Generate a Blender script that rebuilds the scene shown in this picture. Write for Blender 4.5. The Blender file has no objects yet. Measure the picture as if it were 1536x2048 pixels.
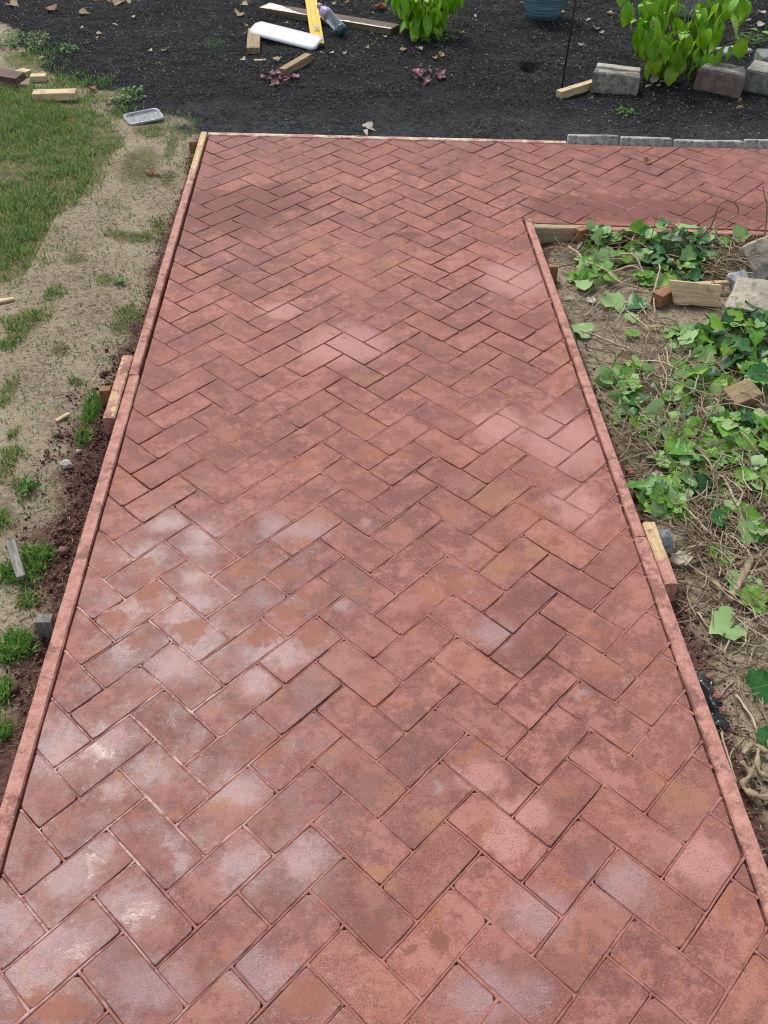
import bpy, bmesh, math, random
import numpy as np
from mathutils import Vector, Matrix, noise as mnoise

random.seed(7); rng = np.random.default_rng(7)
scene = bpy.context.scene
C = scene.collection

# ------------------------------------------------------------------ camera, sky, sun, exposure
FPX, PITCH, YAW, ROLL, CH, CX, CY = 1830.17, 0.751647, 0.040726, 0.012330, 1.817724, 0.539829, -4.568269
fwd = Vector((math.sin(YAW)*math.cos(PITCH), math.cos(YAW)*math.cos(PITCH), -math.sin(PITCH)))
r0 = Vector((math.cos(YAW), -math.sin(YAW), 0)); u0 = r0.cross(fwd)
rgt = r0*math.cos(ROLL)+u0*math.sin(ROLL); upv = -r0*math.sin(ROLL)+u0*math.cos(ROLL)
cam = bpy.data.cameras.new('camera'); camo = bpy.data.objects.new('camera', cam); C.objects.link(camo)
cam.sensor_fit = 'VERTICAL'; cam.sensor_height = 36; cam.lens = FPX/2048*36
cam.clip_start = 0.05; cam.clip_end = 300
camo.matrix_world = Matrix(((rgt.x, upv.x, -fwd.x, CX), (rgt.y, upv.y, -fwd.y, CY), (rgt.z, upv.z, -fwd.z, CH), (0, 0, 0, 1)))
scene.camera = camo

SUN_DIR = Vector((-0.54, 1.17, 1.82)).normalized()        # towards the brightest part of the overcast sky
world = bpy.data.worlds.new('World'); scene.world = world; world.use_nodes = True
wn = world.node_tree; wn.nodes.clear()
sky = wn.nodes.new('ShaderNodeTexSky'); sky.sky_type = 'NISHITA'; sky.sun_disc = False
sky.sun_elevation = math.asin(SUN_DIR.z); sky.sun_rotation = math.atan2(SUN_DIR.x, SUN_DIR.y)
sky.air_density = 1.0; sky.dust_density = 1.6; sky.ozone_density = 1.0
hsv = wn.nodes.new('ShaderNodeHueSaturation'); hsv.inputs['Saturation'].default_value = 0.30
bgn = wn.nodes.new('ShaderNodeBackground'); bgn.inputs['Strength'].default_value = 0.10
wo = wn.nodes.new('ShaderNodeOutputWorld')
wn.links.new(sky.outputs[0], hsv.inputs['Color']); wn.links.new(hsv.outputs[0], bgn.inputs['Color']); wn.links.new(bgn.outputs[0], wo.inputs['Surface'])
sl = bpy.data.lights.new('sun', 'SUN'); sl.energy = 1.5; sl.angle = math.radians(18); sl.color = (1.0, 0.95, 0.88)
so = bpy.data.objects.new('sun', sl); C.objects.link(so); so.rotation_euler = SUN_DIR.to_track_quat('Z', 'Y').to_euler(); so.location = SUN_DIR*12
cy = scene.cycles; cy.max_bounces = 6; cy.diffuse_bounces = 3; cy.glossy_bounces = 3; cy.transmission_bounces = 6; cy.caustics_reflective = False; cy.caustics_refractive = False; cy.filter_width = 1.1
scene.render.engine = 'CYCLES'
scene.view_settings.view_transform = 'Standard'; scene.view_settings.look = 'None'
scene.view_settings.exposure = 0.88; scene.view_settings.gamma = 1.0; scene.view_settings.use_curve_mapping = False

# ------------------------------------------------------------------ geometry of the place (metres; walkway surface is z = 0)
Q = 0.1016/math.sqrt(2)
def smooth(a, b, x):
    t = min(1, max(0, (x-a)/(b-a))); return t*t*(3-2*t)
def nz(x, y, s, seed=0.0): return mnoise.noise(Vector((x*s+seed, y*s-seed, seed)))
LEFT_X = -0.203
def far_y(x): return 0.252-0.071*(x+0.2)
def right_x(y): return 1.303-0.0125*(y+0.78)
CORNER = (1.303, -0.78)
def near_y(x): return -0.78-0.083*(x-1.303)
def outside(x, y):
    """distance outside the walkway with its boards (negative inside)"""
    a = max(LEFT_X-x, y-far_y(x))
    b = min(x-right_x(y), near_y(x)-y)
    return max(a, b)
HOLE = (1.65, 1.43)
def gz(x, y):
    d = outside(x, y)
    n = 0.010*nz(x, y, 2.1, 3)+0.006*nz(x, y, 7, 9)+0.003*nz(x, y, 19, 5)
    if d < 0.036: return -0.125
    if y > far_y(x)-0.02 and x > LEFT_X-0.1:
        z = -0.034+n*0.8+0.014*smooth(0.25, 0.7, y-far_y(x))*nz(x, y, 4.5, 91)
        z -= 0.10*smooth(0.075, 0.02, math.hypot(x-HOLE[0], (y-HOLE[1])*0.8))
    elif x < LEFT_X:
        t = smooth(-0.2, 0.6, y)
        z = (-0.074+0.046*smooth(0.06, 0.42, d))*(1-t)+(-0.034)*t+n
    else:
        z = -0.082+0.035*smooth(0.08, 0.7, d)+n*1.2+0.028*smooth(0.16, 0.05, near_y(x)-y)*smooth(1.36, 1.45, x)
    return z
def ray(px, py): return (fwd*FPX+rgt*(px-768)+upv*(1024-py))
def G(px, py, z=None):
    """point of the ground (or of the level z) that the photograph shows at a pixel of the 1536x2048 frame"""
    d = ray(px, py); zz = -0.045 if z is None else z
    for _ in range(5):
        t = (zz-CH)/d.z; p = Vector((CX+d.x*t, CY+d.y*t, zz))
        if z is not None: break
        g = gz(p.x, p.y); zz = g if g > -0.12 else -0.06
    return p
def V(px, py, Y):
    d = ray(px, py); t = (Y-CY)/d.y
    return Vector((CX+d.x*t, Y, CH+d.z*t))

# ------------------------------------------------------------------ helpers
def tag(o, label=None, cat=None, group=None, kind=None):
    if label: o['label'] = label
    if cat: o['category'] = cat
    if group: o['group'] = group
    if kind: o['kind'] = kind
    return o
def thing(name, loc, label, cat, rz=0.0, group=None, rot=None):
    o = bpy.data.objects.new(name, None); o.empty_display_size = 0.05; C.objects.link(o)
    o.location = loc; o.rotation_euler = rot if rot else (0, 0, rz)
    return tag(o, label, cat, group)
def link(name, me, mat=None, parent=None):
    o = bpy.data.objects.new(name, me); C.objects.link(o)
    if mat is not None and not me.materials: me.materials.append(mat)
    if parent is not None: o.parent = parent
    return o
def mesh(name, v, f, smoothf=False):
    me = bpy.data.meshes.new(name); me.from_pydata([tuple(a) for a in v], [], f); me.update()
    if smoothf: me.polygons.foreach_set('use_smooth', [True]*len(me.polygons))
    return me
def stamp(name, tv, tf, M, T):
    """many copies of one small template as a single mesh: M (n,3,3), T (n,3)"""
    tv = np.asarray(tv, float); n = len(T); k = len(tv)
    vs = (np.einsum('nij,kj->nki', M, tv)+T[:, None, :]).reshape(-1, 3)
    L = np.array([len(f) for f in tf]); flat = np.concatenate([np.array(f) for f in tf])
    loops = (flat[None, :]+(np.arange(n)*k)[:, None]).ravel()
    tot = np.tile(L, n); st = np.concatenate([[0], np.cumsum(tot)[:-1]])
    me = bpy.data.meshes.new(name); me.vertices.add(len(vs)); me.vertices.foreach_set('co', vs.ravel().astype(np.float32))
    me.loops.add(len(loops)); me.loops.foreach_set('vertex_index', loops.astype(np.int32))
    me.polygons.add(len(tot)); me.polygons.foreach_set('loop_start', st.astype(np.int32)); me.polygons.foreach_set('loop_total', tot.astype(np.int32))
    me.update(calc_edges=True); me.validate(); return me
class MB:
    def __init__(s): s.v = []; s.f = []
    def box(s, a, b):
        n = len(s.v); (x0, y0, z0), (x1, y1, z1) = a, b
        s.v += [(x0, y0, z0), (x1, y0, z0), (x1, y1, z0), (x0, y1, z0), (x0, y0, z1), (x1, y0, z1), (x1, y1, z1), (x0, y1, z1)]
        s.f += [tuple(n+i for i in q) for q in ((3, 2, 1, 0), (4, 5, 6, 7), (0, 1, 5, 4), (1, 2, 6, 5), (2, 3, 7, 6), (3, 0, 4, 7))]; return s
    def tube(s, pts, rad, sides=5):
        pts = [Vector(p) for p in pts]; n0 = len(s.v); m = len(pts)
        if not hasattr(rad, '__len__'): rad = [rad]*m
        for i, p in enumerate(pts):
            t = (pts[min(i+1, m-1)]-pts[max(i-1, 0)])
            t = t.normalized() if t.length > 1e-9 else Vector((0, 0, 1))
            a = t.cross(Vector((0, 0, 1))); a = a.normalized() if a.length > 0.05 else t.cross(Vector((1, 0, 0))).normalized()
            b = t.cross(a)
            for k in range(sides):
                w = 2*math.pi*k/sides; s.v.append(tuple(p+(a*math.cos(w)+b*math.sin(w))*rad[i]))
        for i in range(m-1):
            for k in range(sides):
                s.f.append((n0+i*sides+k, n0+i*sides+(k+1) % sides, n0+(i+1)*sides+(k+1) % sides, n0+(i+1)*sides+k))
        s.f.append(tuple(n0+k for k in range(sides))[::-1]); s.f.append(tuple(n0+(m-1)*sides+k for k in range(sides))); return s
    def lathe(s, prof, seg=40):
        n0 = len(s.v)
        for r, z in prof:
            for k in range(seg):
                w = 2*math.pi*k/seg; s.v.append((r*math.cos(w), r*math.sin(w), z))
        for i in range(len(prof)-1):
            for k in range(seg):
                s.f.append((n0+i*seg+k, n0+i*seg+(k+1) % seg, n0+(i+1)*seg+(k+1) % seg, n0+(i+1)*seg+k))
        return s
    def build(s, name, mat, parent=None, sm=False): return link(name, mesh(name, s.v, s.f, sm), mat, parent)
def spline(pts, n):
    """smooth polyline through pts"""
    pts = [Vector(p) for p in pts]; P = [pts[0]*2-pts[1]]+pts+[pts[-1]*2-pts[-2]]; out = []
    for i in range(1, len(P)-2):
        for k in range(n):
            t = k/n; a, b, c, d = P[i-1], P[i], P[i+1], P[i+2]
            out.append(0.5*((2*b)+(c-a)*t+(2*a-5*b+4*c-d)*t*t+(3*b-a-3*c+d)*t**3))
    out.append(pts[-1]); return out
def lumpy_box(name, dims, mat, parent=None, bev=0.004, rough=0.003, cuts=5, seed=0, freq=14, taper=None, sm=False):
    """bevelled, subdivided, slightly uneven block; local origin at the centre of its base"""
    bm = bmesh.new(); bmesh.ops.create_cube(bm, size=1)
    for v in bm.verts: v.co = Vector((v.co.x*dims[0], v.co.y*dims[1], (v.co.z+0.5)*dims[2]))
    if taper: 
        for v in bm.verts: taper(v)
    if bev: bmesh.ops.bevel(bm, geom=bm.edges[:], offset=bev, segments=1, affect='EDGES')
    if cuts:
        big = [e for e in bm.edges if e.calc_length() > max(dims)*0.16]
        bmesh.ops.subdivide_edges(bm, edges=big, cuts=cuts, use_grid_fill=True)
    for v in bm.verts:
        v.co += mnoise.noise_vector(v.co*freq+Vector((seed, seed*1.7, 0)))*rough
    me = bpy.data.meshes.new(name); bm.to_mesh(me); bm.free()
    if sm: me.polygons.foreach_set('use_smooth', [True]*len(me.polygons))
    return link(name, me, mat, parent)

# ------------------------------------------------------------------ materials
class NT:
    def __init__(s, name):
        s.m = bpy.data.materials.new(name); s.m.use_nodes = True; s.t = s.m.node_tree; s.t.nodes.clear()
        s.out = s.t.nodes.new('ShaderNodeOutputMaterial'); s.b = s.t.nodes.new('ShaderNodeBsdfPrincipled'); s.t.links.new(s.b.outputs[0], s.out.inputs[0])
    def n(s, typ, **kw):
        nd = s.t.nodes.new(typ)
        for k, v in kw.items():
            if hasattr(nd, k): setattr(nd, k, v)
        return nd
    def set(s, sock, v):
        if isinstance(v, bpy.types.NodeSocket): s.t.links.new(v, sock)
        elif isinstance(v, (tuple, list)) and len(v) == 3 and sock.type == 'RGBA': sock.default_value = (*v, 1)
        else: sock.default_value = v
    def math(s, op, a, b=0.0, c=0.0, clamp=False):
        nd = s.n('ShaderNodeMath', operation=op); nd.use_clamp = clamp
        s.set(nd.inputs[0], a); s.set(nd.inputs[1], b)
        if op in ('MULTIPLY_ADD',): s.set(nd.inputs[2], c)
        return nd.outputs[0]
    def vmath(s, op, a, b=(0, 0, 0)):
        nd = s.n('ShaderNodeVectorMath', operation=op); s.set(nd.inputs[0], a); s.set(nd.inputs[1], b)
        return nd.outputs['Value'] if op == 'LENGTH' else nd.outputs[0]
    def pos(s): return s.n('ShaderNodeNewGeometry').outputs['Position']
    def obj(s): return s.n('ShaderNodeTexCoord').outputs['Object']
    def noise(s, vec, scale, detail=3, rough=0.55, color=False, dist=0.0):
        nd = s.n('ShaderNodeTexNoise'); s.set(nd.inputs['Vector'], vec); nd.inputs['Scale'].default_value = scale
        nd.inputs['Detail'].default_value = detail; nd.inputs['Roughness'].default_value = rough; nd.inputs['Distortion'].default_value = dist
        return nd.outputs['Color' if color else 'Fac']
    def ramp(s, x, a, b, lo=0.0, hi=1.0):
        nd = s.n('ShaderNodeMapRange', interpolation_type='SMOOTHSTEP')
        for k, v in zip(('Value', 'From Min', 'From Max', 'To Min', 'To Max'), (x, a, b, lo, hi)): s.set(nd.inputs[k], v)
        return nd.outputs[0]
    def mix(s, f, a, b, mode='MIX'):
        nd = s.n('ShaderNodeMix', data_type='RGBA', blend_type=mode); nd.clamp_factor = True
        s.set(nd.inputs[0], f); s.set(nd.inputs[6], a); s.set(nd.inputs[7], b); return nd.outputs[2]
    def scale(s, vec, k): return s.vmath('MULTIPLY', vec, k)
    def bump(s, h, strength, dist, prev=None):
        nd = s.n('ShaderNodeBump'); nd.inputs['Strength'].default_value = strength; nd.inputs['Distance'].default_value = dist
        s.set(nd.inputs['Height'], h)
        if prev is not None: s.set(nd.inputs['Normal'], prev)
        return nd.outputs[0]
    def fin(s, col, rough=0.8, normal=None, **kw):
        s.set(s.b.inputs['Base Color'], col); s.set(s.b.inputs['Roughness'], rough)
        if normal is not None: s.set(s.b.inputs['Normal'], normal)
        for k, v in kw.items(): s.set(s.b.inputs[k.replace('_', ' ')], v)
        return s.m

def blob_field(N, P, items):
    """smallest scaled distance to a list of stains or painted sheen patches given as (px, py, rx, ry) in the photograph's frame, laid on the slab"""
    best = None
    for (px, py, rx, ry) in items:
        c = G(px, py, 0.0); a = (G(px+rx, py, 0.0)-G(px-rx, py, 0.0)).length/2; b = (G(px, py-ry, 0.0)-G(px, py+ry, 0.0)).length/2
        d = N.vmath('LENGTH', N.vmath('MULTIPLY', N.vmath('SUBTRACT', P, (c.x, c.y, 0)), (1/a, 1/b, 0)))
        best = d if best is None else N.math('MINIMUM', best, d)
    return best

WHITE_SHEEN = [(335,1045,34,16),(400,1082,30,28),(290,1112,42,20),(388,1160,24,22),(392,1205,50,18),(255,1222,30,18),(248,1300,26,36),(365,1226,30,16),
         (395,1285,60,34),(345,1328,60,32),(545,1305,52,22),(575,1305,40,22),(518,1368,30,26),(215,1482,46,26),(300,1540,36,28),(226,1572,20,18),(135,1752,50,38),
         (195,1700,26,26),(345,1692,20,16),(262,1808,44,34),(120,1885,80,44),(20,1842,46,36),(362,1725,16,20),(110,1495,50,50),(490,1730,50,40),(480,1580,46,34),(610,1720,40,50),(60,1960,60,40)]  # patches of sky sheen on the wet lower left, for colour and gloss
LILAC = [(545,1055,40,34),(610,1058,64,26),(735,1045,14,10),(690,1215,20,14),(1165,1390,22,14),(880,1575,18,16),(990,1265,60,30),(985,1990,110,70),(1080,1830,90,60),(520,1950,90,60),(1240,1770,70,60),(300,1960,110,60)]
ORANGE = [(384,1262,40,24),(288,1127,28,13),(297,1186,28,14),(272,1278,26,18),(520,1279,32,18),(622,1272,32,28),(575,1148,34,20),(612,1192,22,16),(572,1222,40,16),(231,1236,30,16),
          (110,2014,78,34),(610,1995,70,40),(915,1170,40,20),(1210,1348,44,18),(1195,1345,30,16),(535,1500,40,30)]
OCHRE = [(620,490,38,12),(790,530,44,12),(990,990,56,28),(985,1135,50,24),(730,755,40,14),(700,520,30,10),(1375,1600,60,50),(1080,1105,40,20),(870,1640,40,26),(1150,720,50,24),(760,1760,50,30)]
DROPS = [(380,860,12,8),(362,872,14,6),(435,771,13,5),(432,827,14,5),(418,828,6,4),(600,771,10,7),(590,870,18,5),(450,800,5,3),(190,1507,26,24),(276,1828,30,28),(880,1882,28,24),(820,1902,14,13),(735,1870,34,36),(190,1735,26,20),(160,1905,40,18)]
WET = [(470,432,95,34),(535,388,70,18),(430,395,60,16),(560,410,60,14),(1130,412,70,20),(1250,418,150,24),(1420,425,150,22),(820,470,20,6)]
PALE = [(690,690,100,48),(1045,1630,70,44),(960,1550,60,36),(1010,1690,50,36),(1030,560,80,40),(560,620,50,20),(1130,880,90,70),(1000,850,60,40),(1150,1010,60,50),(1400,1720,70,70)]
def concrete_mat(name, joint=False):
    N = NT(name); P = N.pos()
    n1 = N.noise(P, 2.3, 3, 0.6); n2 = N.noise(P, 13, 6, 0.74); n3 = N.noise(P, 48, 4, 0.72); n4 = N.noise(P, 270, 2, 0.6); n5 = N.noise(P, 640, 1, 0.5)
    col = N.mix(N.ramp(n1, 0.38, 0.62), (0.232, 0.090, 0.076), (0.322, 0.120, 0.095))
    col = N.mix(N.ramp(n2, 0.455, 0.565, 0, 0.72), col, (0.430, 0.200, 0.166))
    if joint:
        col = N.mix(0.45, col, (0.40, 0.185, 0.155))
        haze = N.math('MULTIPLY', N.ramp(blob_field(N, P, [(200,1500,420,620)]), 1.2, 0.3), N.ramp(n2, 0.42, 0.62))
        col = N.mix(N.math('MULTIPLY', haze, 0.55), col, (0.58, 0.45, 0.44))  # whitish sky haze painted into the joint colour at lower left
        col = N.mix(N.math('MULTIPLY', N.ramp(n3, 0.55, 0.66), 0.6), col, (0.19, 0.085, 0.075))
        return N.fin(col, N.math('SUBTRACT', 0.62, N.math('MULTIPLY', haze, 0.24)), N.bump(N.math('ADD', n3, n4), 0.6, 0.003), **{'Specular_IOR_Level': N.math('ADD', 0.15, N.math('MULTIPLY', haze, 0.4))})
    warp = N.vmath('MULTIPLY', N.vmath('SUBTRACT', N.noise(P, 20, 4, 0.65, color=True), (0.5, 0.5, 0.5)), (0.10, 0.10, 0))
    Pw = N.vmath('ADD', P, warp)
    warp2 = N.vmath('MULTIPLY', N.vmath('SUBTRACT', N.noise(P, 85, 3, 0.6, color=True), (0.5, 0.5, 0.5)), (0.04, 0.04, 0))
    Pw2 = N.vmath('ADD', Pw, warp2)
    rnd = N.n('ShaderNodeObjectInfo').outputs['Random']
    col = N.mix(N.ramp(rnd, 0, 1, 0.0, 0.45), col, (0.19, 0.078, 0.066))
    col = N.mix(N.math('MULTIPLY', N.ramp(N.math('FRACT', N.math('MULTIPLY', rnd, 13.7)), 0.65, 1.0), 0.35), col, (0.40, 0.165, 0.115))
    # release powder and worn cream
    soak = N.math('MULTIPLY', N.ramp(blob_field(N, Pw, [(330,1400,520,560),(150,1850,420,420)]), 1.25, 0.25), N.ramp(n2, 0.62, 0.36, 0.45, 1.0))
    col = N.mix(N.math('MULTIPLY', soak, 0.50), col, (0.185, 0.092, 0.087))
    big = N.noise(N.vmath('ADD', P, (1.7, 4.9, 0)), 6.5, 6, 0.66)
    damp = N.ramp(big, 0.535, 0.562)
    col = N.mix(N.math('MULTIPLY', damp, 0.46), col, (0.175, 0.072, 0.062))
    rust = N.ramp(N.noise(N.vmath('ADD', P, (9.7, 0.9, 0)), 8.5, 5, 0.62), 0.575, 0.645)
    col = N.mix(N.math('MULTIPLY', rust, 0.62), col, (0.345, 0.135, 0.072))
    dark = N.ramp(N.noise(N.vmath('ADD', P, (7.3, 2.1, 0)), 34, 5, 0.76), 0.545, 0.60)
    col = N.mix(N.math('MULTIPLY', dark, N.ramp(n1, 0.30, 0.60, 0.55, 0.28)), col, (0.190, 0.078, 0.064))
    col = N.mix(N.math('MULTIPLY', N.ramp(n3, 0.45, 0.34), N.ramp(big, 0.55, 0.40, 0.1, 0.6)), col, (0.455, 0.215, 0.175))
    pale = N.ramp(N.math('ADD', blob_field(N, Pw, PALE), N.math('MULTIPLY', N.math('SUBTRACT', n2, 0.5), 1.4)), 1.15, 0.5)
    col = N.mix(N.math('MULTIPLY', pale, 0.62), col, (0.53, 0.275, 0.245))
    ochre = N.ramp(N.math('ADD', blob_field(N, Pw, OCHRE), N.math('MULTIPLY', N.math('SUBTRACT', n3, 0.5), 2.0)), 1.1, 0.5)
    col = N.mix(N.math('MULTIPLY', ochre, 0.55), col, (0.36, 0.178, 0.098))
    wet = N.ramp(N.math('ADD', blob_field(N, Pw, WET), N.math('MULTIPLY', N.math('SUBTRACT', n2, 0.5), 2.0)), 1.45, 0.75)
    col = N.mix(N.math('MULTIPLY', wet, 0.72), col, (0.155, 0.052, 0.042))
    lil = N.ramp(N.math('ADD', blob_field(N, Pw, LILAC), N.math('MULTIPLY', N.math('SUBTRACT', n2, 0.5), 1.5)), 1.2, 0.3)
    col = N.mix(N.math('MULTIPLY', lil, 0.40), col, (0.37, 0.255, 0.275))
    # splashed dark drops, more of them towards the far left
    sepx = N.n('ShaderNodeSeparateXYZ'); N.t.links.new(P, sepx.inputs[0])
    zone = N.math('MULTIPLY', N.ramp(sepx.outputs[0], 1.3, 0.1, 0.15, 1.0), N.ramp(sepx.outputs[1], -2.7, -1.4, 0.25, 1.0))
    sp = N.math('MULTIPLY', N.ramp(N.noise(N.vmath('ADD', P, (3.1, 8.2, 0)), 42, 1, 0.5), 0.655, 0.70), N.math('MULTIPLY', zone, N.ramp(n2, 0.45, 0.55)))
    col = N.mix(N.math('MULTIPLY', sp, 0.65), col, (0.155, 0.062, 0.055))
    # grit and small air holes
    col = N.mix(N.math('MULTIPLY', N.ramp(n4, 0.56, 0.64), N.ramp(n2, 0.35, 0.65, 0.85, 0.30)), col, (0.100, 0.052, 0.047))
    col = N.mix(N.math('MULTIPLY', N.ramp(n4, 0.43, 0.34), N.ramp(n2, 0.35, 0.65, 0.30, 0.08)), col, (0.54, 0.34, 0.31))
    wd = blob_field(N, Pw2, WHITE_SHEEN)
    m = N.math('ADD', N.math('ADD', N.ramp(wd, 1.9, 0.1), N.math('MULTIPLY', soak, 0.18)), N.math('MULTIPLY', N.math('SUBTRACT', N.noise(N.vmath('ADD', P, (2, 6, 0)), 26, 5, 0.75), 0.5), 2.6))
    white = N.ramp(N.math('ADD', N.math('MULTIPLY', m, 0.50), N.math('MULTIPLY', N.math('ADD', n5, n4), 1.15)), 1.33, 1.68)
    od = blob_field(N, Pw2, ORANGE)
    orange = N.ramp(N.math('ADD', od, N.math('MULTIPLY', N.math('SUBTRACT', n3, 0.5), 1.3)), 1.12, 0.70)
    drop = N.ramp(blob_field(N, Pw2, DROPS), 1.15, 0.7)
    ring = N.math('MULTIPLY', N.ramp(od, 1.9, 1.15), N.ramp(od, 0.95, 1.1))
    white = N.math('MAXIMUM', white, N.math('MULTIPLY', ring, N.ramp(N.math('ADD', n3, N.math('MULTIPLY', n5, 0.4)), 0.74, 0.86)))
    col = N.mix(N.math('MULTIPLY', white, 0.22), col, (0.64, 0.55, 0.59))  # sky sheen painted into the brick colour as pale speckle
    col = N.mix(N.math('MULTIPLY', orange, 0.60), col, (0.275, 0.112, 0.070))
    col = N.mix(N.math('MULTIPLY', drop, 0.75), col, (0.185, 0.068, 0.052))
    od2 = N.math('MAXIMUM', orange, drop)
    gl = N.math('MULTIPLY', N.math('MAXIMUM', N.math('MULTIPLY', soak, N.ramp(N.noise(N.vmath('ADD', P, (4, 4, 0)), 8, 5, 0.7), 0.44, 0.58)), N.math('MULTIPLY', N.ramp(wd, 2.6, 0.5), 0.9)), N.math('SUBTRACT', 1.0, orange))
    rough = N.math('SUBTRACT', N.ramp(n2, 0.3, 0.7, 0.46, 0.66), N.math('ADD', N.math('MULTIPLY', drop, 0.10), N.math('MULTIPLY', gl, 0.17)))
    h = N.math('ADD', N.math('MULTIPLY', n4, 0.6), N.math('MULTIPLY', n5, 0.5))
    b1 = N.n('ShaderNodeBump'); b1.inputs['Distance'].default_value = 0.0024; N.set(b1.inputs['Height'], h); N.set(b1.inputs['Strength'], N.math('SUBTRACT', 0.75, N.math('MULTIPLY', od2, 0.55)))
    nb = N.bump(n3, 0.30, 0.004, b1.outputs[0])
    return N.fin(col, rough, nb, **{'Specular_IOR_Level': N.math('ADD', 0.14, N.math('MULTIPLY', N.math('MAXIMUM', gl, N.math('MULTIPLY', lil, 0.7)), 0.46))})
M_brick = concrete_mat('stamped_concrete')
M_joint = concrete_mat('joint_concrete', True)

def ground_mat():
    N = NT('ground_soil'); P = N.pos()
    at = N.n('ShaderNodeAttribute'); at.attribute_name = 'zone'
    sep = N.n('ShaderNodeSeparateColor'); N.t.links.new(at.outputs['Color'], sep.inputs[0])
    n1 = N.noise(P, 3, 5, 0.6); n2 = N.noise(P, 18, 5, 0.7); n3 = N.noise(P, 70, 4, 0.7); n4 = N.noise(P, 240, 3, 0.65)
    br = N.math('MULTIPLY', N.math('SUBTRACT', N.math('ADD', n2, n3), 1.0), 0.7)
    dirt = N.mix(N.ramp(n1, 0.35, 0.65), (0.225, 0.175, 0.116), (0.36, 0.290, 0.20))
    dirt = N.mix(N.ramp(n3, 0.42, 0.66, 0, 0.8), dirt, (0.43, 0.37, 0.285))
    dirt = N.mix(N.math('MULTIPLY', N.ramp(n4, 0.57, 0.70), 0.30), dirt, (0.10, 0.078, 0.052))
    mul = N.mix(N.ramp(n2, 0.38, 0.62), (0.005, 0.007, 0.010), (0.016, 0.020, 0.026))
    mul = N.mix(N.math('MULTIPLY', N.ramp(n4, 0.58, 0.72), 0.6), mul, (0.045, 0.050, 0.056))
    mul = N.mix(N.ramp(n1, 0.50, 0.66, 0, 0.6), mul, (0.028, 0.022, 0.018))
    mul = N.mix(N.math('MULTIPLY', at.outputs['Alpha'], N.ramp(n3, 0.35, 0.6, 0.45, 0.95)), mul, (0.052, 0.054, 0.054))
    red = N.mix(N.ramp(n3, 0.35, 0.65), (0.065, 0.034, 0.028), (0.175, 0.088, 0.068))
    gr = N.mix(N.ramp(n2, 0.35, 0.65), (0.10, 0.105, 0.045), (0.22, 0.19, 0.10))
    col = N.mix(N.ramp(N.math('ADD', sep.outputs[2], br), 0.35, 0.65), dirt, gr)
    col = N.mix(N.ramp(N.math('ADD', sep.outputs[1], br), 0.35, 0.65), col, red)
    col = N.mix(N.ramp(N.math('ADD', sep.outputs[0], br), 0.32, 0.68), col, mul)
    h = N.math('ADD', N.math('MULTIPLY', n2, 0.8), N.math('ADD', n3, N.math('MULTIPLY', n4, 0.4)))
    return N.fin(col, 0.92, N.bump(h, 0.9, 0.014), **{'Specular_IOR_Level': 0.25})
M_ground = ground_mat()

def stuff_mat(name, cols, rough=0.8, trans=0.0, spec=0.3):
    """one colour per loose piece, picked from a list"""
    N = NT(name); r = N.n('ShaderNodeNewGeometry').outputs['Random Per Island']
    rp = N.n('ShaderNodeValToRGB'); rp.color_ramp.interpolation = 'LINEAR'
    el = rp.color_ramp.elements
    while len(el) < len(cols): el.new(0.5)
    for i, c in enumerate(cols): el[i].position = i/(len(cols)-1); el[i].color = (*c, 1)
    N.t.links.new(r, rp.inputs[0])
    col = N.mix(N.ramp(N.noise(N.pos(), 120, 2), 0.3, 0.7, 0, 0.35), rp.outputs[0], tuple(c*0.6 for c in cols[0]))
    m = N.fin(col, rough, **{'Specular_IOR_Level': spec})
    if trans:
        t = N.n('ShaderNodeBsdfTranslucent'); N.set(t.inputs[0], col); ms = N.n('ShaderNodeMixShader'); ms.inputs[0].default_value = trans
        N.t.links.new(N.b.outputs[0], ms.inputs[1]); N.t.links.new(t.outputs[0], ms.inputs[2]); N.t.links.new(ms.outputs[0], N.out.inputs[0])
    return m
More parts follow.
